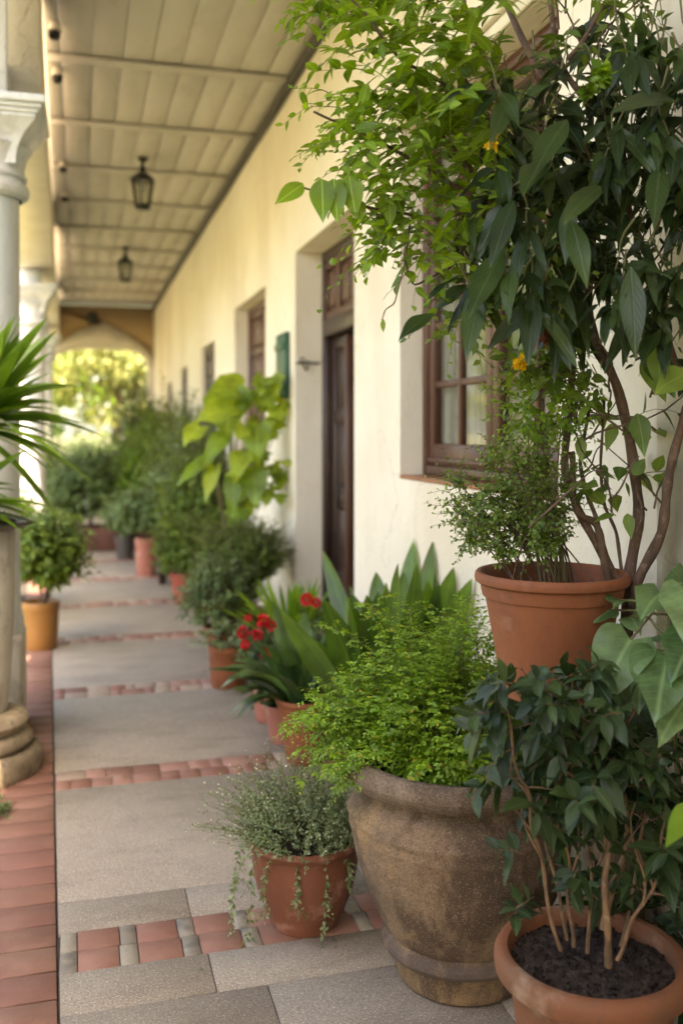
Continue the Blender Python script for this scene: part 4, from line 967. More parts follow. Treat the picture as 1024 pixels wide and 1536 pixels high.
# ------------------------------------------------------------------ the big climbing shrub on the wall
def walld(u):
    q = (u - 512) / F; y = WX * (K - q * S) / (S + q * K); return WX * S + y * K
def climber():
    X0, Y0 = 1.40, 2.06
    r = potted('climbing_shrub', X0, Y0, 'tall twisting woody climber on the wall with a dense drooping leafy crown', cat='climber')
    O = np.array([X0, Y0, 0])
    def W(u, v, d): return at(u, v, min(d, walld(u) - .05)) - O
    def spline(c, n=30, sm=3):
        P_ = np.array([W(*q) for q in c]); idx = np.linspace(0, 1, n) * (len(P_) - 1); i = np.minimum(idx.astype(int), len(P_) - 2); f = (idx - i)[:, None]
        pts = P_[i] * (1 - f) + P_[i + 1] * f
        for _ in range(sm): pts[1:-1] = (pts[:-2] + pts[1:-1] * 2 + pts[2:]) / 4
        return pts
    tr = MB()
    root = [(945, 1500, 2.5), (940, 1150, 2.5), (938, 960, 2.48)]
    T = [(root + [(940, 880, 2.46), (960, 760, 2.44), (948, 680, 2.42), (925, 590, 2.4), (898, 520, 2.38), (880, 455, 2.38), (890, 330, 2.36), (870, 200, 2.34), (800, 80, 2.4), (740, -30, 2.5)], .021, .009),
         (root + [(955, 870, 2.4), (990, 800, 2.36), (1000, 745, 2.35), (1008, 690, 2.33), (1026, 610, 2.3), (1050, 560, 2.28), (1050, 480, 2.28)], .019, .010),
         ([(1050, 600, 2.28), (1015, 530, 2.3), (985, 470, 2.32), (975, 400, 2.32), (950, 300, 2.32), (930, 240, 2.32), (880, 160, 2.32), (850, 90, 2.34), (820, 0, 2.36), (800, -60, 2.36)], .014, .007),
         ([(935, 900, 2.48), (908, 850, 2.48), (872, 770, 2.46), (845, 700, 2.45), (850, 620, 2.44), (860, 530, 2.42), (862, 450, 2.4), (830, 330, 2.38), (790, 250, 2.36), (720, 150, 2.36), (660, 60, 2.36)], .015, .006),
         ([(930, 890, 2.47), (905, 830, 2.45), (885, 790, 2.44), (862, 740, 2.44), (853, 690, 2.45)], .013, .009),
         ([(925, 870, 2.46), (900, 800, 2.46), (880, 750, 2.47), (872, 690, 2.48), (880, 600, 2.46)], .009, .005),
         ([(935, 880, 2.47), (925, 800, 2.48), (905, 760, 2.48), (900, 700, 2.48), (905, 600, 2.46)], .006, .004),
         ([(870, 420, 2.4), (800, 350, 2.36), (735, 300, 2.3), (690, 240, 2.25), (650, 180, 2.2)], .010, .004),
         ([(800, 350, 2.36), (760, 250, 2.36), (735, 120, 2.36), (700, 20, 2.36), (690, -40, 2.36)], .008, .004),
         ([(830, 330, 2.36), (720, 300, 2.25), (620, 240, 2.2), (540, 200, 2.15), (470, 165, 2.1)], .008, .003),
         ([(735, 300, 2.3), (650, 330, 2.2), (590, 320, 2.15), (520, 300, 2.1), (440, 280, 2.08)], .006, .0025),
         ([(700, 160, 2.3), (620, 100, 2.2), (560, 40, 2.15), (500, -20, 2.1)], .006, .003),
         ([(850, 90, 2.34), (900, 20, 2.3), (930, -40, 2.3)], .007, .004),
         ([(735, 300, 2.3), (680, 400, 2.25), (620, 430, 2.2), (605, 380, 2.2)], .004, .002),
         ([(615, 330, 2.15), (606, 400, 2.15), (592, 455, 2.15), (577, 465, 2.15), (573, 480, 2.15)], .0025, .0014),
         ([(760, 450, 2.35), (700, 380, 2.3), (680, 330, 2.25)], .005, .002)]
    S_ = []
    for c, a, b in T:
        n = 12 + 4 * len(c); pts = spline(c, n, 2); ss = np.linspace(0, 1, n)[:, None]; pts = pts + np.sin(ss * n * .35) * rnd(1, .010)[0] * (a / .015); pts[:, 0] = np.minimum(pts[:, 0], WX - X0 - .025); rad = np.linspace(a, b, n) * (1 + .10 * np.sin(np.arange(n) * 1.3)); tr.tube(pts, rad * .84, 12); S_.append(pts)
    # thin wandering twigs
    for i in range(46):
        u = RNG.uniform(780, 1000); v = RNG.uniform(420, 800) if i % 2 else RNG.uniform(0, 400)
        p_ = W(u, v, RNG.uniform(2.25, 2.5)); pts = curve(p_, [RNG.normal(0, .5), RNG.normal(0, .3), RNG.uniform(.3, 1)], RNG.uniform(.12, .35), .1, .12, 9)
        pts[:, 0] = np.minimum(pts[:, 0], WX - X0 - .02); tr.tube(pts, np.linspace(.003, .0015, 9), 5)
    tr.build('trunk', 'bark', r, True)
    def keep(pts):
        pts[:, 0] = np.minimum(pts[:, 0], WX - X0 - .03); return pts
    big = MB(); st = MB(); lime = MB(); oval = MB(); fine = MB()
    # drooping lance leaves in clusters
    def density(u, v):
        # outline of the dark mass
        if v < 130: return u > 840 + (130 - v) * .8
        if v < 330: return u > 760 - (v - 130) * .25
        if v < 470: return u > 680 + max(0, v - 420) * .3
        if v < 545: return u > 710 + (v - 470) * 1.1
        return False
    k = 0; tries = 0
    while k < 165 and tries < 4000:
        tries += 1
        u = RNG.uniform(620, 1060); v = RNG.uniform(70, 520)
        if not density(u, v): continue
        d = RNG.uniform(2.02, min(2.5, walld(u) - .12)) if walld(u) > 2.2 else walld(u) - .15
        k += 1; p_ = W(u, v - 35, d); n = RNG.integers(3, 7)
        base = np.repeat(p_[None], n, 0) + rnd(n, .012)
        az = RNG.normal(-2.2, 1.1, n); dr = np.stack([np.cos(az) * .75, np.sin(az) * .75, RNG.normal(-.6, .55, n)], 1)
        L = RNG.uniform(.055, .145, n); leaves(big, base, dr, nrm(np.stack([np.full(n, -.5), np.full(n, -.55), np.full(n, .7)], 1) + rnd(n, .3)), L, L * RNG.uniform(.22, .34, n), 'lance', .3, .28, .12)
        q = curve(p_, [RNG.normal(.1, .3), RNG.normal(.2, .3), .8], .12, 0., .08, 5); st.tube(keep(q), np.linspace(.002, .003, 5), 4)
    for (u, v, d, az, el, L) in ((650, 470, 2.1, -2.6, -20, .17), (755, 375, 2.08, -2.5, -40, .26), (815, 240, 2.05, -2.3, -25, .24), (770, 300, 2.0, -2.6, -55, .2), (855, 330, 1.98, -1.6, -60, .19), (855, 300, 2.0, -2.4, -75, .16), (990, 250, 2.0, -2.3, -50, .2), (900, 280, 2.0, -2.6, -25, .22), (720, 430, 2.1, -2.3, -55, .22), (800, 440, 2.05, -2.2, -60, .2), (945, 400, 2.0, -1.8, -80, .22), (1010, 150, 2.0, -3.0, -5, .22), (850, 180, 2.0, -2.6, -40, .24)):
        e = R(el); L *= .80; leaves(big, W(u, v, d)[None], [[math.cos(az) * math.cos(e), math.sin(az) * math.cos(e), math.sin(e)]], [[-.45, -.7, .5]], L, L * .31, 'lance', .2, .2, .04)
    # bright small leaves on the arching branches at upper left
    def fill(region, n, dl, nl, L, Wd, shape='ovate', mb=lime, ln=(.08, .18), dirm=(-.5, -.1, -.05), dep=(2.05, 2.4), up=.8, droop=.25, flat=1):
        k = 0; tries = 0
        while k < n and tries < n * 40:
            tries += 1; u = RNG.uniform(*region[0]); v = RNG.uniform(*region[1])
            if region[2] and not region[2](u, v): continue
            d = min(RNG.uniform(*dep), walld(u) - .1); k += 1
            q = keep(curve(W(u, v, d), np.array(dirm) + rnd(1, dl)[0], RNG.uniform(*ln), .3, .05, 6))
            sprig(mb, st, q, nl, L, Wd, shape, .05, .95, droop, up, .0015, k=3, flat=flat)
    fill(((480, 760), (-20, 210), lambda u, v: u > 500 + v * .15 - 30 and (v < 120 or u > 520) and v < 60 + (u - 470) * .9), 90, .45, 8, .072, .030)
    fill(((530, 760), (180, 330), lambda u, v: u > 560 + (v - 180) * .1), 52, .5, 7, .056, .031)
    fill(((560, 720), (280, 420), lambda u, v: v < 300 + (u - 520) * .8), 44, .45, 6, .044, .031)
    fill(((490, 600), (130, 240), None), 34, .3, 9, .044, .021, ln=(.08, .15))
    fill(((455, 570), (0, 30), None), 10, .3, 8, .05, .022)
    fill(((560, 620), (300, 380), None), 16, .4, 7, .036, .028)
    # the large bright leaves hanging at the far left tip
    tip = [(455, 276, 2.08, -2.9, -35, .085), (482, 268, 2.08, -1.7, -72, .105), (500, 268, 2.08, -1.4, -78, .10), (522, 262, 2.1, -1.3, -72, .105), (512, 268, 2.12, -2.0, -65, .09), (584, 300, 2.1, -1.5, -85, .06), (592, 290, 2.12, -1.2, -60, .06), (540, 300, 2.1, -1.6, -80, .05)]
    for (u, v, d, az, el, L) in tip:
        e = R(el); leaves(lime, W(u, v, d)[None], [[math.cos(az) * math.cos(e) , math.sin(az) * math.cos(e), math.sin(e)]], [[-.3, -.9, .25]], L, L * .58, 'ovate', .05, .1, .03)
    leaves(lime, W(574, 478, 2.15)[None], [[0, -.1, -1]], [[-.3, -.9, .2]], .03, .012, 'lance', .1, .2)
    # sparse fine twigs at the top right
    fill(((830, 1000), (-20, 120), None), 20, .5, 8, .045, .018, 'lance', mb=fine, dirm=(0, -.1, .2), dep=(2.1, 2.3))
    fill(((640, 860), (120, 520), None), 120, .5, 8, .034, .022, 'ovate', mb=fine, dirm=(-.2, -.2, .1), dep=(2.2, 2.6))
    fill(((880, 1020), (100, 540), None), 60, .5, 7, .04, .024, 'ovate', mb=big, dirm=(-.1, -.2, 0), dep=(2.1, 2.35))
    # oval leaves among the trunks
    fill(((860, 960), (540, 780), None), 15, .5, 4, .075, .045, 'ovate', mb=oval, dirm=(0, -.1, .3), dep=(2.35, 2.5), ln=(.08, .16), flat=None)
    fill(((760, 880), (500, 600), None), 22, .5, 5, .05, .032, 'ovate', mb=oval, dirm=(-.2, -.1, .1), dep=(2.3, 2.5), ln=(.08, .14), flat=None)
    for (u, v, d, az, el, L) in ((970, 530, 2.2, -1.2, -50, .12), (965, 535, 2.2, -1.0, -60, .11), (1030, 560, 2.15, -2.8, -15, .13), (955, 620, 2.3, -1.6, -70, .10), (870, 655, 2.38, -1.6, -85, .06), (930, 700, 2.38, -2.2, -20, .07), (940, 770, 2.38, -1.6, -70, .06), (985, 520, 2.15, -2., -70, .1)):
        e = R(el); leaves(oval, W(u, v, d)[None], [[math.cos(az) * math.cos(e), math.sin(az) * math.cos(e), math.sin(e)]], [[-.4, -.8, .3]], L, L * .55, 'ovate', .15, .15, .03)
    big.build('drooping_leaves', 'lf_vine', r, True); st.build('twigs', 'twig', r); lime.build('bright_leaves', 'lf_lime', r, True); oval.build('oval_leaves', 'lf_mid', r, True); fine.build('small_leaves', 'lf_mid', r, True)
    # low growth hugging the foot of the wall behind the pots
    low = MB(); fill(((850, 1060), (1060, 1520), None), 120, .5, 7, .055, .030, 'ovate', mb=low, dirm=(-.15, -.3, .1), dep=(2.3, 2.6), ln=(.08, .16))
    low.build('low_leaves', 'lf_vine', r, True)
    # flowers
    def bloom(u, v, d, s, n, mat, name, shape='ovate'):
        m = MB(); c = W(u, v, d); dd = nrm(ball(n) + [-.3, -.6, -.1]); leaves(m, np.repeat(c[None], n, 0) + rnd(n, s * .18), dd, ball(n), s * RNG.uniform(.6, 1, n), s * .6, shape, .1, .35, .08); m.build(name, mat, r)
    bloom(780, 545, 2.2, .026, 26, 'yellow_petal', 'flower'); bloom(738, 214, 2.0, .022, 20, 'yellow_petal', 'flower')
    bloom(905, 112, 2.05, .035, 46, 'lf_fern', 'flower_cluster', 'small'); bloom(880, 135, 2.05, .03, 30, 'lf_fern', 'flower_cluster', 'small')
    bloom(828, 502, 2.2, .032, 220, 'rust', 'seed_head', 'tiny')
climber()
# pothos with broad pale mottled leaves
def pothos():
    X0, Y0 = 1.40, 1.80
    r = potted('pothos', X0, Y0, 'broad-leaved pothos with pale mottled heart-shaped leaves low on the wall at the right edge', cat='climber')
    O = np.array([X0, Y0, 0])
    def W(u, v, d): return at(u, v, d) - O
    st = MB(); P_ = np.array([W(1030, 1560, 2.28), W(1028, 1300, 2.27), W(1010, 1100, 2.26), W(1000, 980, 2.2), W(1010, 900, 2.16)]); P_[0][2] = -.01
    idx = np.linspace(0, 4, 30); i = np.minimum(idx.astype(int), 3); f = (idx - i)[:, None]; pts = P_[i] * (1 - f) + P_[i + 1] * f; st.tube(pts, .007, 8)
    lf = MB()
    L_ = [(990, 890, 2.1, -2.6, -10, .12, .11), (1030, 885, 2.05, -2.2, -35, .14, .13), (945, 960, 2.05, -2.75, -38, .17, .15), (1000, 985, 2.0, -2.35, -30, .17, .16), (1040, 960, 2.0, -2.6, -20, .14, .13), (1035, 1045, 1.98, -2.75, -20, .15, .12), (1000, 950, 2.1, -1.8, 20, .11, .1), (1030, 1010, 2.05, -2.0, -50, .12, .1),
          (930, 900, 2.3, -2.4, 10, .08, .08), (915, 915, 2.32, -2.9, -10, .07, .07), (945, 925, 2.3, -1.8, -10, .08, .075), (960, 1010, 2.15, -2.2, -40, .1, .09), (1040, 880, 2.1, -3.0, 20, .12, .11)]
    for (u, v, d, az, el, L, w) in L_:
        e = R(el); b = W(u, v, d); leaves(lf, b[None], [[math.cos(az) * math.cos(e), math.sin(az) * math.cos(e), math.sin(e)]], [[-.45, -.55, .75]], L * .88, w * .86, 'heart', .28, .22, .07)
        j = int(np.argmin(np.linalg.norm(pts - b, axis=1))); c = (pts[j] + b) / 2 + [0, 0, .03]; st.tube([pts[j], c, b], .003, 6)
    lf.build('leaves', 'lf_pothos', r, True); st.build('stem', 'twig', r, True)
    r2 = MB(); b = W(1012, 1238, 1.62)
    # one bright leaf on a long stalk reaching in from the right
    leaves(r2, (W(1050, 1205, 1.8))[None], [[-.85, -.35, -.28]], [[-.2, -.3, .95]], .125, .06, 'ovate', .15, .2); r2.tube([pts[14], (pts[14] + W(1050, 1205, 1.8)) / 2 + [0, 0, .04], W(1050, 1205, 1.8)], .002, 5)
    r2.build('bright_leaf', 'lf_bright', r, True)
pothos()

# ------------------------------------------------------------------ strap-leaf plants beyond the urn
def strappy(name, x, y, label, h0, n, L, W, spreadr, mat, potk, pr, ph, pm, el=(35, 85), droop=(.2, .6), shape='strap', az=None, group=None):
    r = potted(name, x, y, label, group)
    pot(r, potk, pr, ph, pm)
    lf = MB(); az_ = RNG.uniform(0, 6.28, n) if az is None else RNG.uniform(az[0], az[1], n); e = np.radians(RNG.uniform(el[0], el[1], n)); 
    d = np.stack([np.cos(az_) * np.cos(e), np.sin(az_) * np.cos(e), np.sin(e)], 1); b = np.stack([np.cos(az_) * spreadr, np.sin(az_) * spreadr, np.full(n, ph * .85)], 1) + rnd(n, .01)
    b[:, 2] = ph * .85
    nn = np.stack([-np.cos(az_) * .4, -np.sin(az_) * .4, np.full(n, 1.)], 1) + rnd(n, .15)
    nn[:, 2] += .2
    if shape == 'blade': nn = np.array([-.35, -.85, .2]) + rnd(n, .45)
    ll = RNG.uniform(L[0], L[1], n); dp = RNG.uniform(droop[0], droop[1], n) * (1.3 - np.sin(e) * .8)
    # keep leaves clear of the wall
    tipx = x + b[:, 0] + d[:, 0] * ll * .9; d[:, 0] = np.where(tipx > WX - .03, (WX - .03 - x - b[:, 0]) / (ll * .9), d[:, 0])
    leaves(lf, b, d, nn, ll, W * RNG.uniform(.8, 1.2, n), shape, dp, .3, .05); lf.build('leaves', mat, r, True)
    return r
strappy('cast_iron_plant', 1.26, 3.76, 'upright broad-bladed dark green plant against the bright wall under the window', .3, 44, (.55, .96), .115, .07, 'lf_blade', 'flower', .15, .28, 'terracotta', (56, 86), (.05, .28), 'blade')
strappy('clivia', 1.02, 4.36, 'arching strap-leaved dark plant whose long leaves bend toward the path', .3, 60, (.40, .70), .070, .05, 'lf_strap', 'flower', .14, .30, 'terracotta', (35, 80), (.35, .8), 'strap')
strappy('lime_lily', 1.20, 5.45, 'fan of narrow lime green strap leaves in front of the dark doorway', .3, 70, (.36, .58), .034, .05, 'lf_bright', 'flower', .15, .30, 'terracotta_red', (40, 85), (.15, .4), 'strap')
# geraniums with red blooms
def geranium(x, y, label, pm, s=1., nb=4, pr=.125, ph=.25, blooms=()):
    r = potted('geranium', x, y, label, 'red flowering pots beside the path')
    pot(r, 'flower', pr, ph, pm)
    lf = MB(); st = MB(); bush(lf, st, (0, 0, ph + .12 * s), (.2 * s, .2 * s, .20 * s), 80, 7, .05, .04, 'ovate', base=(0, 0, ph * .85), krad=.002, leafdroop=.3)
    lf.build('foliage', 'lf_dark', r, True)
    for (dx, dy, dz, rr) in blooms:
        fl = MB()
        c = np.array([dx, dy, dz]); st.tube([(0, 0, ph), c * .5 + [0, 0, ph * .5 + .03], c], .002, 4); n = 70
        dd = ball(n); leaves(fl, c + dd * rr * .55, dd, ball(n), rr * .7, rr * .6, 'ovate', .1, .3, .08); fl.build('flower', 'red_petal', r)
    st.build('stems', 'twig', r)
geranium(.985, 5.02, 'red geranium in a faded pinkish terracotta pot beside the path', 'terracotta_pink', 1., blooms=[(-.17, -.12, .50, .032), (-.10, -.14, .49, .03), (-.06, -.1, .55, .035), (-.02, -.13, .53, .026), (-.14, -.1, .57, .018), (-.16, -.13, .44, .022), (-.06, -.17, .40, .026), (-.03, -.18, .33, .022)])
geranium(.98, 4.66, 'low dark-leaved plant in the nearer faded pink terracotta pot beside the path', 'terracotta_pink', .8, pr=.105, ph=.19)
geranium(1.17, 4.98, 'red flowering geranium hidden behind the arching strap leaves', 'terracotta_red', 1., blooms=[(-.02, -.1, .66, .032), (.03, -.1, .64, .024), (.12, -.12, .63, .02), (.16, -.14, .6, .02)])

def bushpot(name, x, y, label, pk, pr, ph, pm, c, rad, ns, n, L, W, mat, shape='small', group=None, seed=None, pos=None):
    r = potted(name, x, y, label, group)
    if pk: pot(r, pk, pr, ph, pm, seg=40)
    lf = MB(); st = MB()
    def filt(t): return t[0] + x < WX - .04
    for cc, rr, k in zip(*((c, rad, ns) if isinstance(ns, (list, tuple)) else ([c], [rad], [ns]))):
        bush(lf, st, cc, rr, k, n, L, W, shape, base=(0, 0, ph * .9 if pk else 0), filt=filt, krad=.003, rough=.42, flat=None)
    for i in range(5):
        a = i * 1.26; t = np.linspace(0, 1, 8)[:, None]; cc = np.array(c[0] if isinstance(ns, (list, tuple)) else c); b = np.array([math.cos(a) * .02, math.sin(a) * .02, ph * .85 if pk else 0]); tp = cc + [math.cos(a) * .06, math.sin(a) * .06, 0]
        st.tube(b + (tp - b) * t + np.sin(t * 3) * [.02, .01, 0], np.linspace(.009, .004, 8), 6)
    lf.build('foliage', mat, r, True); st.build('stems', 'bark', r)
    return r
# small ochre-brown pot with pale leaves, path side
bushpot('leafy_pot', .865, 5.76, 'small brown terracotta pot at the path edge with pale grey-green leaves', 'straight', .118, .25, 'terracotta', (-.02, -.02, .31), (.19, .17, .13), 80, 7, .045, .030, 'lf_silver', 'ovate')
# dense dark dome and lower sprawling bush beside the door
bushpot('box_bush', 1.10, 6.62, 'dense rounded small-leaved bush in front of the far door jamb', 'flower', .17, .3, 'terracotta_red', (.02, 0, .76), (.33, .30, .32), 760, 13, .034, .023, 'lf_mid', 'small')
bushpot('sprawling_bush', .93, 6.28, 'sprawling grey-green bush between the small brown pot and the dense rounded bush', 'flower', .15, .26, 'terracotta', (-.03, 0, .50), (.30, .28, .32), 440, 10, .040, .026, 'lf_blue', 'ovate')
# large lime green elephant ear
def elephant():
    X0, Y0 = 1.10, 7.20
    r = potted('elephant_ear', X0, Y0, 'tall lime green plant with huge glowing leaves standing before the second window')
    pot(r, 'flower', .17, .32, 'terracotta')
    O = np.array([X0, Y0, 0]); lf = MB(); st = MB()
    def W(u, v, d): return at(u, v, d) - O
    big = [(362, 585, 6.9, -2.7, 5, .36, .34), (350, 610, 6.8, -2.9, -12, .38, .26), (400, 580, 6.8, -2.4, 20, .22, .24), (335, 655, 6.8, -2.7, -45, .32, .17), (310, 690, 6.8, -2.9, -30, .34, .13), (322, 700, 6.8, -2.3, -60, .30, .13), (350, 720, 6.8, -1.8, -70, .30, .15), (300, 640, 7.0, -2.4, -30, .26, .2), (345, 590, 6.9, -1.9, -65, .38, .40), (385, 640, 6.8, -1.7, -60, .3, .25), (365, 680, 6.8, -2.2, -50, .26, .2), (380, 710, 6.8, -1.5, -65, .28, .22), (395, 590, 6.9, -1.4, -30, .24, .2)]
    for (u, v, d, az, el, L, w) in big:
        e = R(el); b = W(u, v, d); leaves(lf, b[None], [[math.cos(az) * math.cos(e), math.sin(az) * math.cos(e), math.sin(e)]], [[-.35, -.8, .6]], L * .86, w * .86, 'heart', .2, .2, .08)
        t = np.linspace(0, 1, 9)[:, None]; s0 = np.array([0, 0, .3]); mid = np.array([b[0] * .2, b[1] * .2, b[2] * .75]); st.tube(s0 * (1 - t) ** 2 + 2 * mid * t * (1 - t) + b * t * t, np.linspace(.012, .005, 9), 6)
    for i in range(52):
        u = RNG.uniform(345, 428); v = RNG.uniform(565, 765); b = W(u, v, RNG.uniform(6.75, 7.1)); az = RNG.normal(-1.9, .8); e = R(RNG.uniform(-70, 10))
        leaves(lf, b[None], [[math.cos(az) * math.cos(e), math.sin(az) * math.cos(e), math.sin(e)]], nrm(np.array([[-.35, -.7, .6]]) + rnd(1, .2)), RNG.uniform(.10, .18), RNG.uniform(.11, .19), 'lobed', .2, .16, .06)
        if i % 3 == 0: st.tube([(.0, 0, .4 + .5 * RNG.random()), b * .6 + [0, 0, .25], b], .004, 5)
    lf.build('leaves', 'lf_limebig', r, True); st.build('stems', 'twig', r, True)
elephant()
# row of pots farther along the wall
G2 = 'potted bushes in the row along the wall'
bushpot('potted_bush', .895, 8.62, 'soft green bush in a red pot beside the path, beyond the lime elephant ear', 'flower', .125, .27, 'red_pot', (.02, 0, .52), (.34, .30, .36), 460, 9, .055, .034, 'lf_mid', 'ovate', G2)
bushpot('potted_bush', 1.02, 8.12, 'low fern-like bush in a small ochre pot right beside the red pot', 'straight', .10, .16, 'ochre_pot', (.03, 0, .30), (.20, .2, .18), 150, 8, .04, .026, 'lf_mid', 'ovate', G2)
bushpot('potted_bush', 1.12, 9.35, 'tall dark bush between the red pot and the orange pot, near the wall', 'flower', .17, .3, 'terracotta', (-.02, 0, .90), (.36, .5, .75), 640, 9, .075, .042, 'lf_mid', 'ovate', G2)
bushpot('potted_bush', .68, 10.35, 'bushy plant in a tall orange pot standing out toward the path', 'straight', .115, .40, 'terracotta_pink', (.06, 0, .74), (.36, .34, .42), 480, 9, .065, .04, 'lf_blue', 'ovate', G2)
bushpot('potted_bush', 1.10, 11.1, 'tall grey-green bush with arching tops behind the orange pot', 'flower', .17, .3, 'terracotta', (0, 0, 1.05), (.42, .6, .85), 620, 9, .09, .05, 'lf_mid', 'ovate', G2)
bushpot('potted_bush', .52, 11.75, 'pale bush in a dark pot at the far end of the row', 'flower', .13, .28, 'dark_pot', (.02, 0, .56), (.30, .28, .38), 380, 9, .065, .04, 'lf_blue', 'ovate', G2)
bushpot('potted_bush', 1.05, 13.2, 'dark leafy shrub rising highest against the far wall', 'flower', .18, .3, 'terracotta', (0, 0, 1.20), (.42, .6, 1.0), 560, 9, .11, .06, 'lf_mid', 'ovate', G2)
bushpot('potted_bush', 1.0, 15.6, 'dark shrub beside the right foot of the arch', 'flower', .18, .3, 'terracotta', (0.02, 0, 1.40), (.42, .6, 1.1), 460, 9, .12, .065, 'lf_dark', 'ovate', G2)
bushpot('potted_bush', 1.2, 10.2, 'tall full green bush against the wall between the third window and the orange pot', 'flower', .17, .3, 'terracotta', (-.04, 0, 1.15), (.34, .55, .85), 620, 9, .085, .048, 'lf_blue', 'ovate', G2)
bushpot('potted_bush', .98, 12.3, 'broad mid green shrub filling the space behind the pale bush in the dark pot', 'flower', .17, .3, 'terracotta', (-.06, 0, 1.0), (.46, .55, .9), 620, 9, .09, .05, 'lf_bright', 'ovate', G2)
# cycad-like stem plant among the row, with a pale post
def post():
    m = MB(); m.box(-.035, .035, -.035, .035, -.005, .50, bev=.005); o = m.build('wooden_post', 'wood_dark', None); o.location = (.80, 9.72, 0); tag(o, 'short dark wooden post between the pots on the right of the path', 'post')
post()
# trough across the end of the path with bushes
def trough():
    r = potted('brick_trough', .35, 12.75, 'long dark red brick trough closing the end of the path', cat='planter')
    m = MB(); 
    for (x0, x1, y0, y1) in ((-.75, .55, -.2, -.14), (-.75, .55, .34, .4), (-.75, -.69, -.139, .339), (.49, .55, -.139, .339)): m.box(x0, x1, y0, y1, 0, .30, bev=.008)
    m.build('box', 'trough', r)
    m = MB(); m.box(-.688, .488, -.138, .338, .0, .25); m.build('soil', 'soil', r)
trough()
bushpot('trough_shrub', .12, 12.85, 'bluish grey shrub planted in the left half of the trough', None, 0, 0, None, (0, -.05, .68), (.60, .44, .68), 760, 9, .095, .05, 'lf_blue', 'ovate', 'shrubs in the trough').location.z = .25
bushpot('trough_shrub', .62, 12.9, 'darker broad-leaved shrub planted in the right half of the trough', None, 0, 0, None, (0, -.05, .58), (.42, .40, .70), 560, 9, .10, .055, 'lf_mid', 'ovate', 'shrubs in the trough').location.z = .25
# left side
bushpot('citrus_pot', -.265, 7.10, 'leafy green bush in an ochre glazed pot just beyond the pedestal', 'straight', .128, .335, 'ochre_pot', (.05, -.02, .76), (.31, .28, .43), 460, 8, .085, .046, 'lf_mid', 'ovate')
G3 = 'garden shrubs left of the veranda'
bushpot('garden_shrub', -.72, 8.6, 'low green shrub in the garden behind the ochre glazed pot', None, 0, 0, None, (0, 0, .75), (.45, .6, .75), 520, 9, .085, .045, 'lf_bright', 'ovate', G3)
bushpot('garden_shrub', -.62, 13.9, 'bluish shrub beyond the second column at the left of the trough', None, 0, 0, None, (.1, 0, .85), (.55, .8, .85), 420, 9, .11, .05, 'lf_blue', 'ovate', G3)
bushpot('garden_shrub', -1.15, 16.8, 'tall loose shrub at the left foot of the arch', None, 0, 0, None, (0.2, 0, 1.1), (.7, .8, 1.1), 420, 9, .13, .06, 'lf_blue', 'ovate', G3)
for (x, y, lb) in ((-1.75, -.3, 'tall unseen shrub added to block light, nearest the camera, left of the veranda'), (-1.7, 1.45, 'tall unseen shrub added to block light, in the middle of the left row'), (-1.75, 3.3, 'low unseen shrub added to block light, beside the pedestal, outside the veranda')):  # out-of-view shrubs added to hold back low light from the left
    tall = y < 2.5
    bushpot('garden_shrub', x, y, lb, None, 0, 0, None, (0, 0, 1.45 if tall else .45), (.55, .95, 1.5) if tall else (.55, .8, .55), 900 if tall else 420, 10, .13 if tall else .08, .08 if tall else .04, 'lf_hedge', 'ovate', G3)
bushpot('edge_herb', -.36, 4.08, 'low dark green tuft at the left edge beside the brick edging', None, 0, 0, None, (-.02, -.05, .07), (.13, .2, .14), 90, 9, .024, .014, 'lf_blue', 'small').location.z = -.06

# ------------------------------------------------------------------ fallen leaves and twig on the path
def litter(name, u, v, label, L, W, az, mat, shape='ovate', cat='leaf'):
    d = HC * F / (v - HY); q = at(u, v, d); m = MB()
    leaves(m, [[0, 0, .004]], [[math.cos(az), math.sin(az), .12]], [[0, 0, 1]], L, W, shape, .12, .2, .05); m.tube([(0, 0, .004), (-math.cos(az) * L * .3, -math.sin(az) * L * .3, .006)], .001, 4)
    o = m.build(name, mat, None, True); o.location = (q[0], q[1], .001); tag(o, label, cat)
litter('fallen_leaf', 372, 1034, 'small round lime green leaf lying by the small brown pot', .10, .075, -2.6, 'lf_bright')
litter('fallen_leaf', 410, 1050, 'long dark green leaf lying on the path below the geranium pots', .24, .07, -2.35, 'lf_strap', 'lance')
litter('fallen_leaf', 301, 1455, 'tiny curled dark leaf alone on the near grey slab', .022, .008, -1.3, 'lf_dark', 'lance')
def twig():
    d = HC * F / (1052 - HY); q = at(395, 1052, d); m = MB(); m.tube([(-.12, .0, .006), (-.04, -.01, .008), (.04, .02, .008), (.13, .04, .012)], .006, 6); o = m.build('fallen_twig', 'bark_tan', None, True); o.location = q; o.location.z = .002; tag(o, 'dry brown twig lying on the path by the geranium pots', 'twig')
twig()
litter_m = MB()
for i in range(170):
    x = random.uniform(bx(3), 1.3); y = random.uniform(1.8, 8.5); s_ = random.uniform(.0015, .0045)
    litter_m.add([(x + random.uniform(-s_, s_), y + random.uniform(-s_, s_), .0005 + random.uniform(0, s_)) for _ in range(4)], [(0, 1, 2), (0, 2, 3), (0, 3, 1), (1, 3, 2)])
tag(litter_m.build('floor_crumbs', 'soil'), 'scattered crumbs of soil on the paving', None, None, 'stuff')

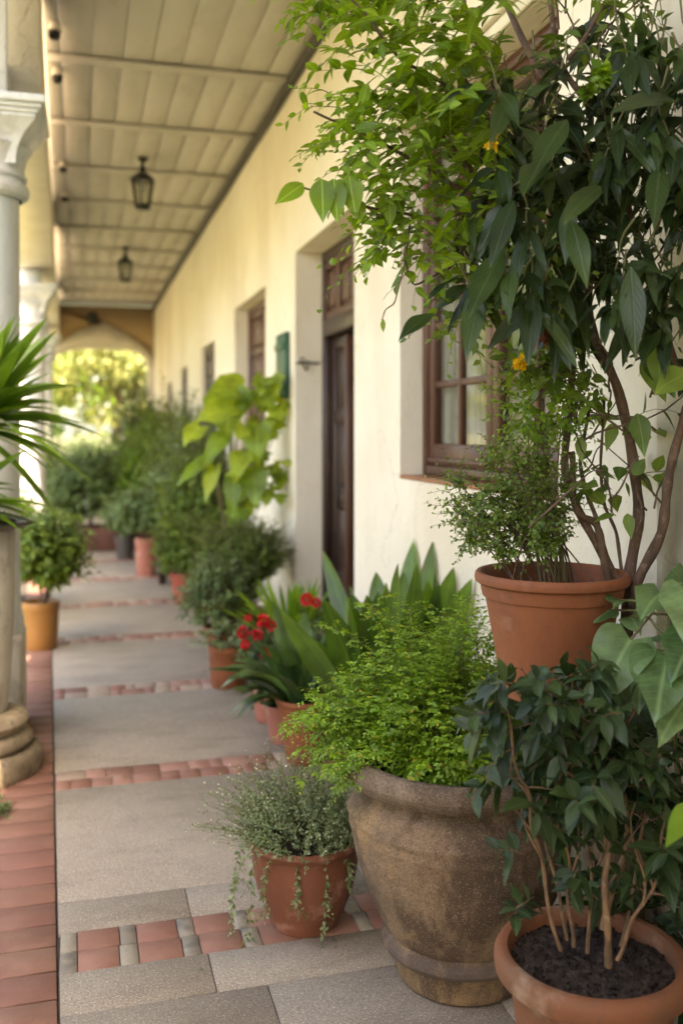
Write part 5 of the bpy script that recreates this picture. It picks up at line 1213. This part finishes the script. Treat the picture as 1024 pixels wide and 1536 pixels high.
# ------------------------------------------------------------------ garden beyond
def tree(x, y, h, cr, nclump, label, mat, group, leaf=.24, trunk=.14, per=44):
    r = empty('garden_tree', (x, y, -.1), label, 'tree', group)
    t = MB(); pts = [np.array([0, 0, 0.])]; 
    for k in range(8): pts.append(pts[-1] + [random.uniform(-.12, .12), random.uniform(-.12, .12), h * .085])
    t.tube(pts, np.linspace(trunk, trunk * .5, 9), 10); top = pts[-1]; ends = []
    for k in range(11):
        d = ball(1)[0]; d[2] = abs(d[2]) * .8 + .1; e = top + d * [cr * .75, cr * .75, h * .3]; s0 = pts[random.randint(4, 8)]
        tt = np.linspace(0, 1, 8)[:, None]; q = s0 + (e - s0) * tt + np.sin(tt * 3) * rnd(1, .12)[0]; t.tube(q, np.linspace(trunk * .4, .015, 8), 6); ends.append(q)
    t.build('trunk', 'bark', r, True)
    lf = MB(); n = nclump
    c0 = np.array([0, 0, h * .56])
    for k in range(n):
        if k % 2: q = ends[random.randrange(len(ends))]; c = q[random.randint(3, 7)] + rnd(1, cr * .16)[0]
        else: d = ball(1)[0]; c = c0 + d * [cr, cr, h * .42] * RNG.uniform(.45, 1.0) * (1 + .2 * math.sin(d[0] * 7 + d[2] * 5))
        m = per; p_ = c + rnd(m, .22); leaves(lf, p_, ball(m) + [0, 0, -.3], ball(m) + [0, 0, .8], leaf * RNG.uniform(.6, 1.2, m), leaf * .5, 'small', .2)
    lf.build('crown', mat, r)
GT = 'sunlit trees in the garden beyond the arch'
tree(.9, 27.5, 5.2, 1.7, 95, 'sunlit yellow-green tree seen through the right side of the arch', 'lf_sun', GT)
tree(-1.9, 29.5, 6., 2.1, 110, 'sunlit yellow-green tree in the middle of the arch opening', 'lf_bright', GT)
tree(3.8, 31., 6.5, 2.2, 90, 'golden tree beyond the arch, mostly behind the right jamb', 'lf_sun', GT)
tree(-4.8, 27.5, 6., 2.1, 100, 'golden green tree beyond the arch at its left side', 'lf_sun', GT)
tree(-1., 36., 8., 3.0, 90, 'tall pale tree farthest away behind the others', 'lf_bright', GT, leaf=.34)
tree(-5.5, 38., 8., 3.2, 120, 'tall pale tree farthest away to the left', 'lf_bright', GT, leaf=.34)
tree(-5.2, 13.5, 6., 2.2, 110, 'garden tree standing left of the veranda beyond the second column', 'lf_bright', GT)
tree(-6.5, 20., 6.5, 2.4, 110, 'garden tree left of the veranda level with the arch', 'lf_sun', GT)
for (x, y, lb) in ((-1.6, 24.5, 'rounded garden shrub just outside the arch on its left'), (.3, 25.0, 'rounded garden shrub just outside the arch near its middle'), (2.2, 24.6, 'rounded garden shrub just outside the arch on its right')):
    bushpot('hedge_shrub', x, y, lb, None, 0, 0, None, (0, 0, .8), (1.1, .8, .95), 300, 9, .16, .08, 'lf_hedge', 'ovate', 'shrubs outside the arch')

# ------------------------------------------------------------------ camera, light
cam = bpy.data.cameras.new('camera'); co = bpy.data.objects.new('camera', cam); C.objects.link(co)
cam.sensor_fit = 'VERTICAL'; cam.sensor_height = 36.; cam.lens = F / 1536 * 36.
co.location = (0, 0, HC); co.rotation_euler = (R(90), 0, -TH)
cam.shift_y = (HY - 768) / 1536.; cam.clip_end = 1000; cam.clip_start = .05
cam.dof.use_dof = True; cam.dof.focus_distance = 2.45; cam.dof.aperture_fstop = 1.75
bpy.context.scene.camera = co
w = bpy.data.worlds.new('World'); bpy.context.scene.world = w; w.use_nodes = True; nt = w.node_tree
sky = nt.nodes.new('ShaderNodeTexSky'); sky.sky_type = 'NISHITA'; sky.sun_disc = False
SD = Vector((-.11, -.52, .85)).normalized()
el = math.asin(SD.z); az = math.atan2(SD.x, SD.y)
sky.sun_elevation = el; sky.sun_rotation = az; sky.air_density = 1.; sky.dust_density = 2.5; sky.ozone_density = .6
bg = nt.nodes['Background']; nt.links.new(sky.outputs[0], bg.inputs[0]); bg.inputs[1].default_value = .15
sun = bpy.data.lights.new('sun', 'SUN'); sun.energy = 4.5; sun.angle = R(.5); sun.color = (1., .90, .74)
so = bpy.data.objects.new('sun', sun); C.objects.link(so); so.rotation_euler = SD.to_track_quat('Z', 'Y').to_euler()
sc = bpy.context.scene
sc.view_settings.view_transform = 'Standard'; sc.view_settings.look = 'None'; sc.view_settings.gamma = 1.; sc.view_settings.exposure = 2.8
sc.view_settings.use_white_balance = True; sc.view_settings.white_balance_temperature = 7600; sc.view_settings.white_balance_tint = 16
sc.cycles.use_denoising = True; sc.cycles.max_bounces = 8; sc.cycles.diffuse_bounces = 2; sc.cycles.transparent_max_bounces = 16
sc.cycles.sample_clamp_indirect = 8.
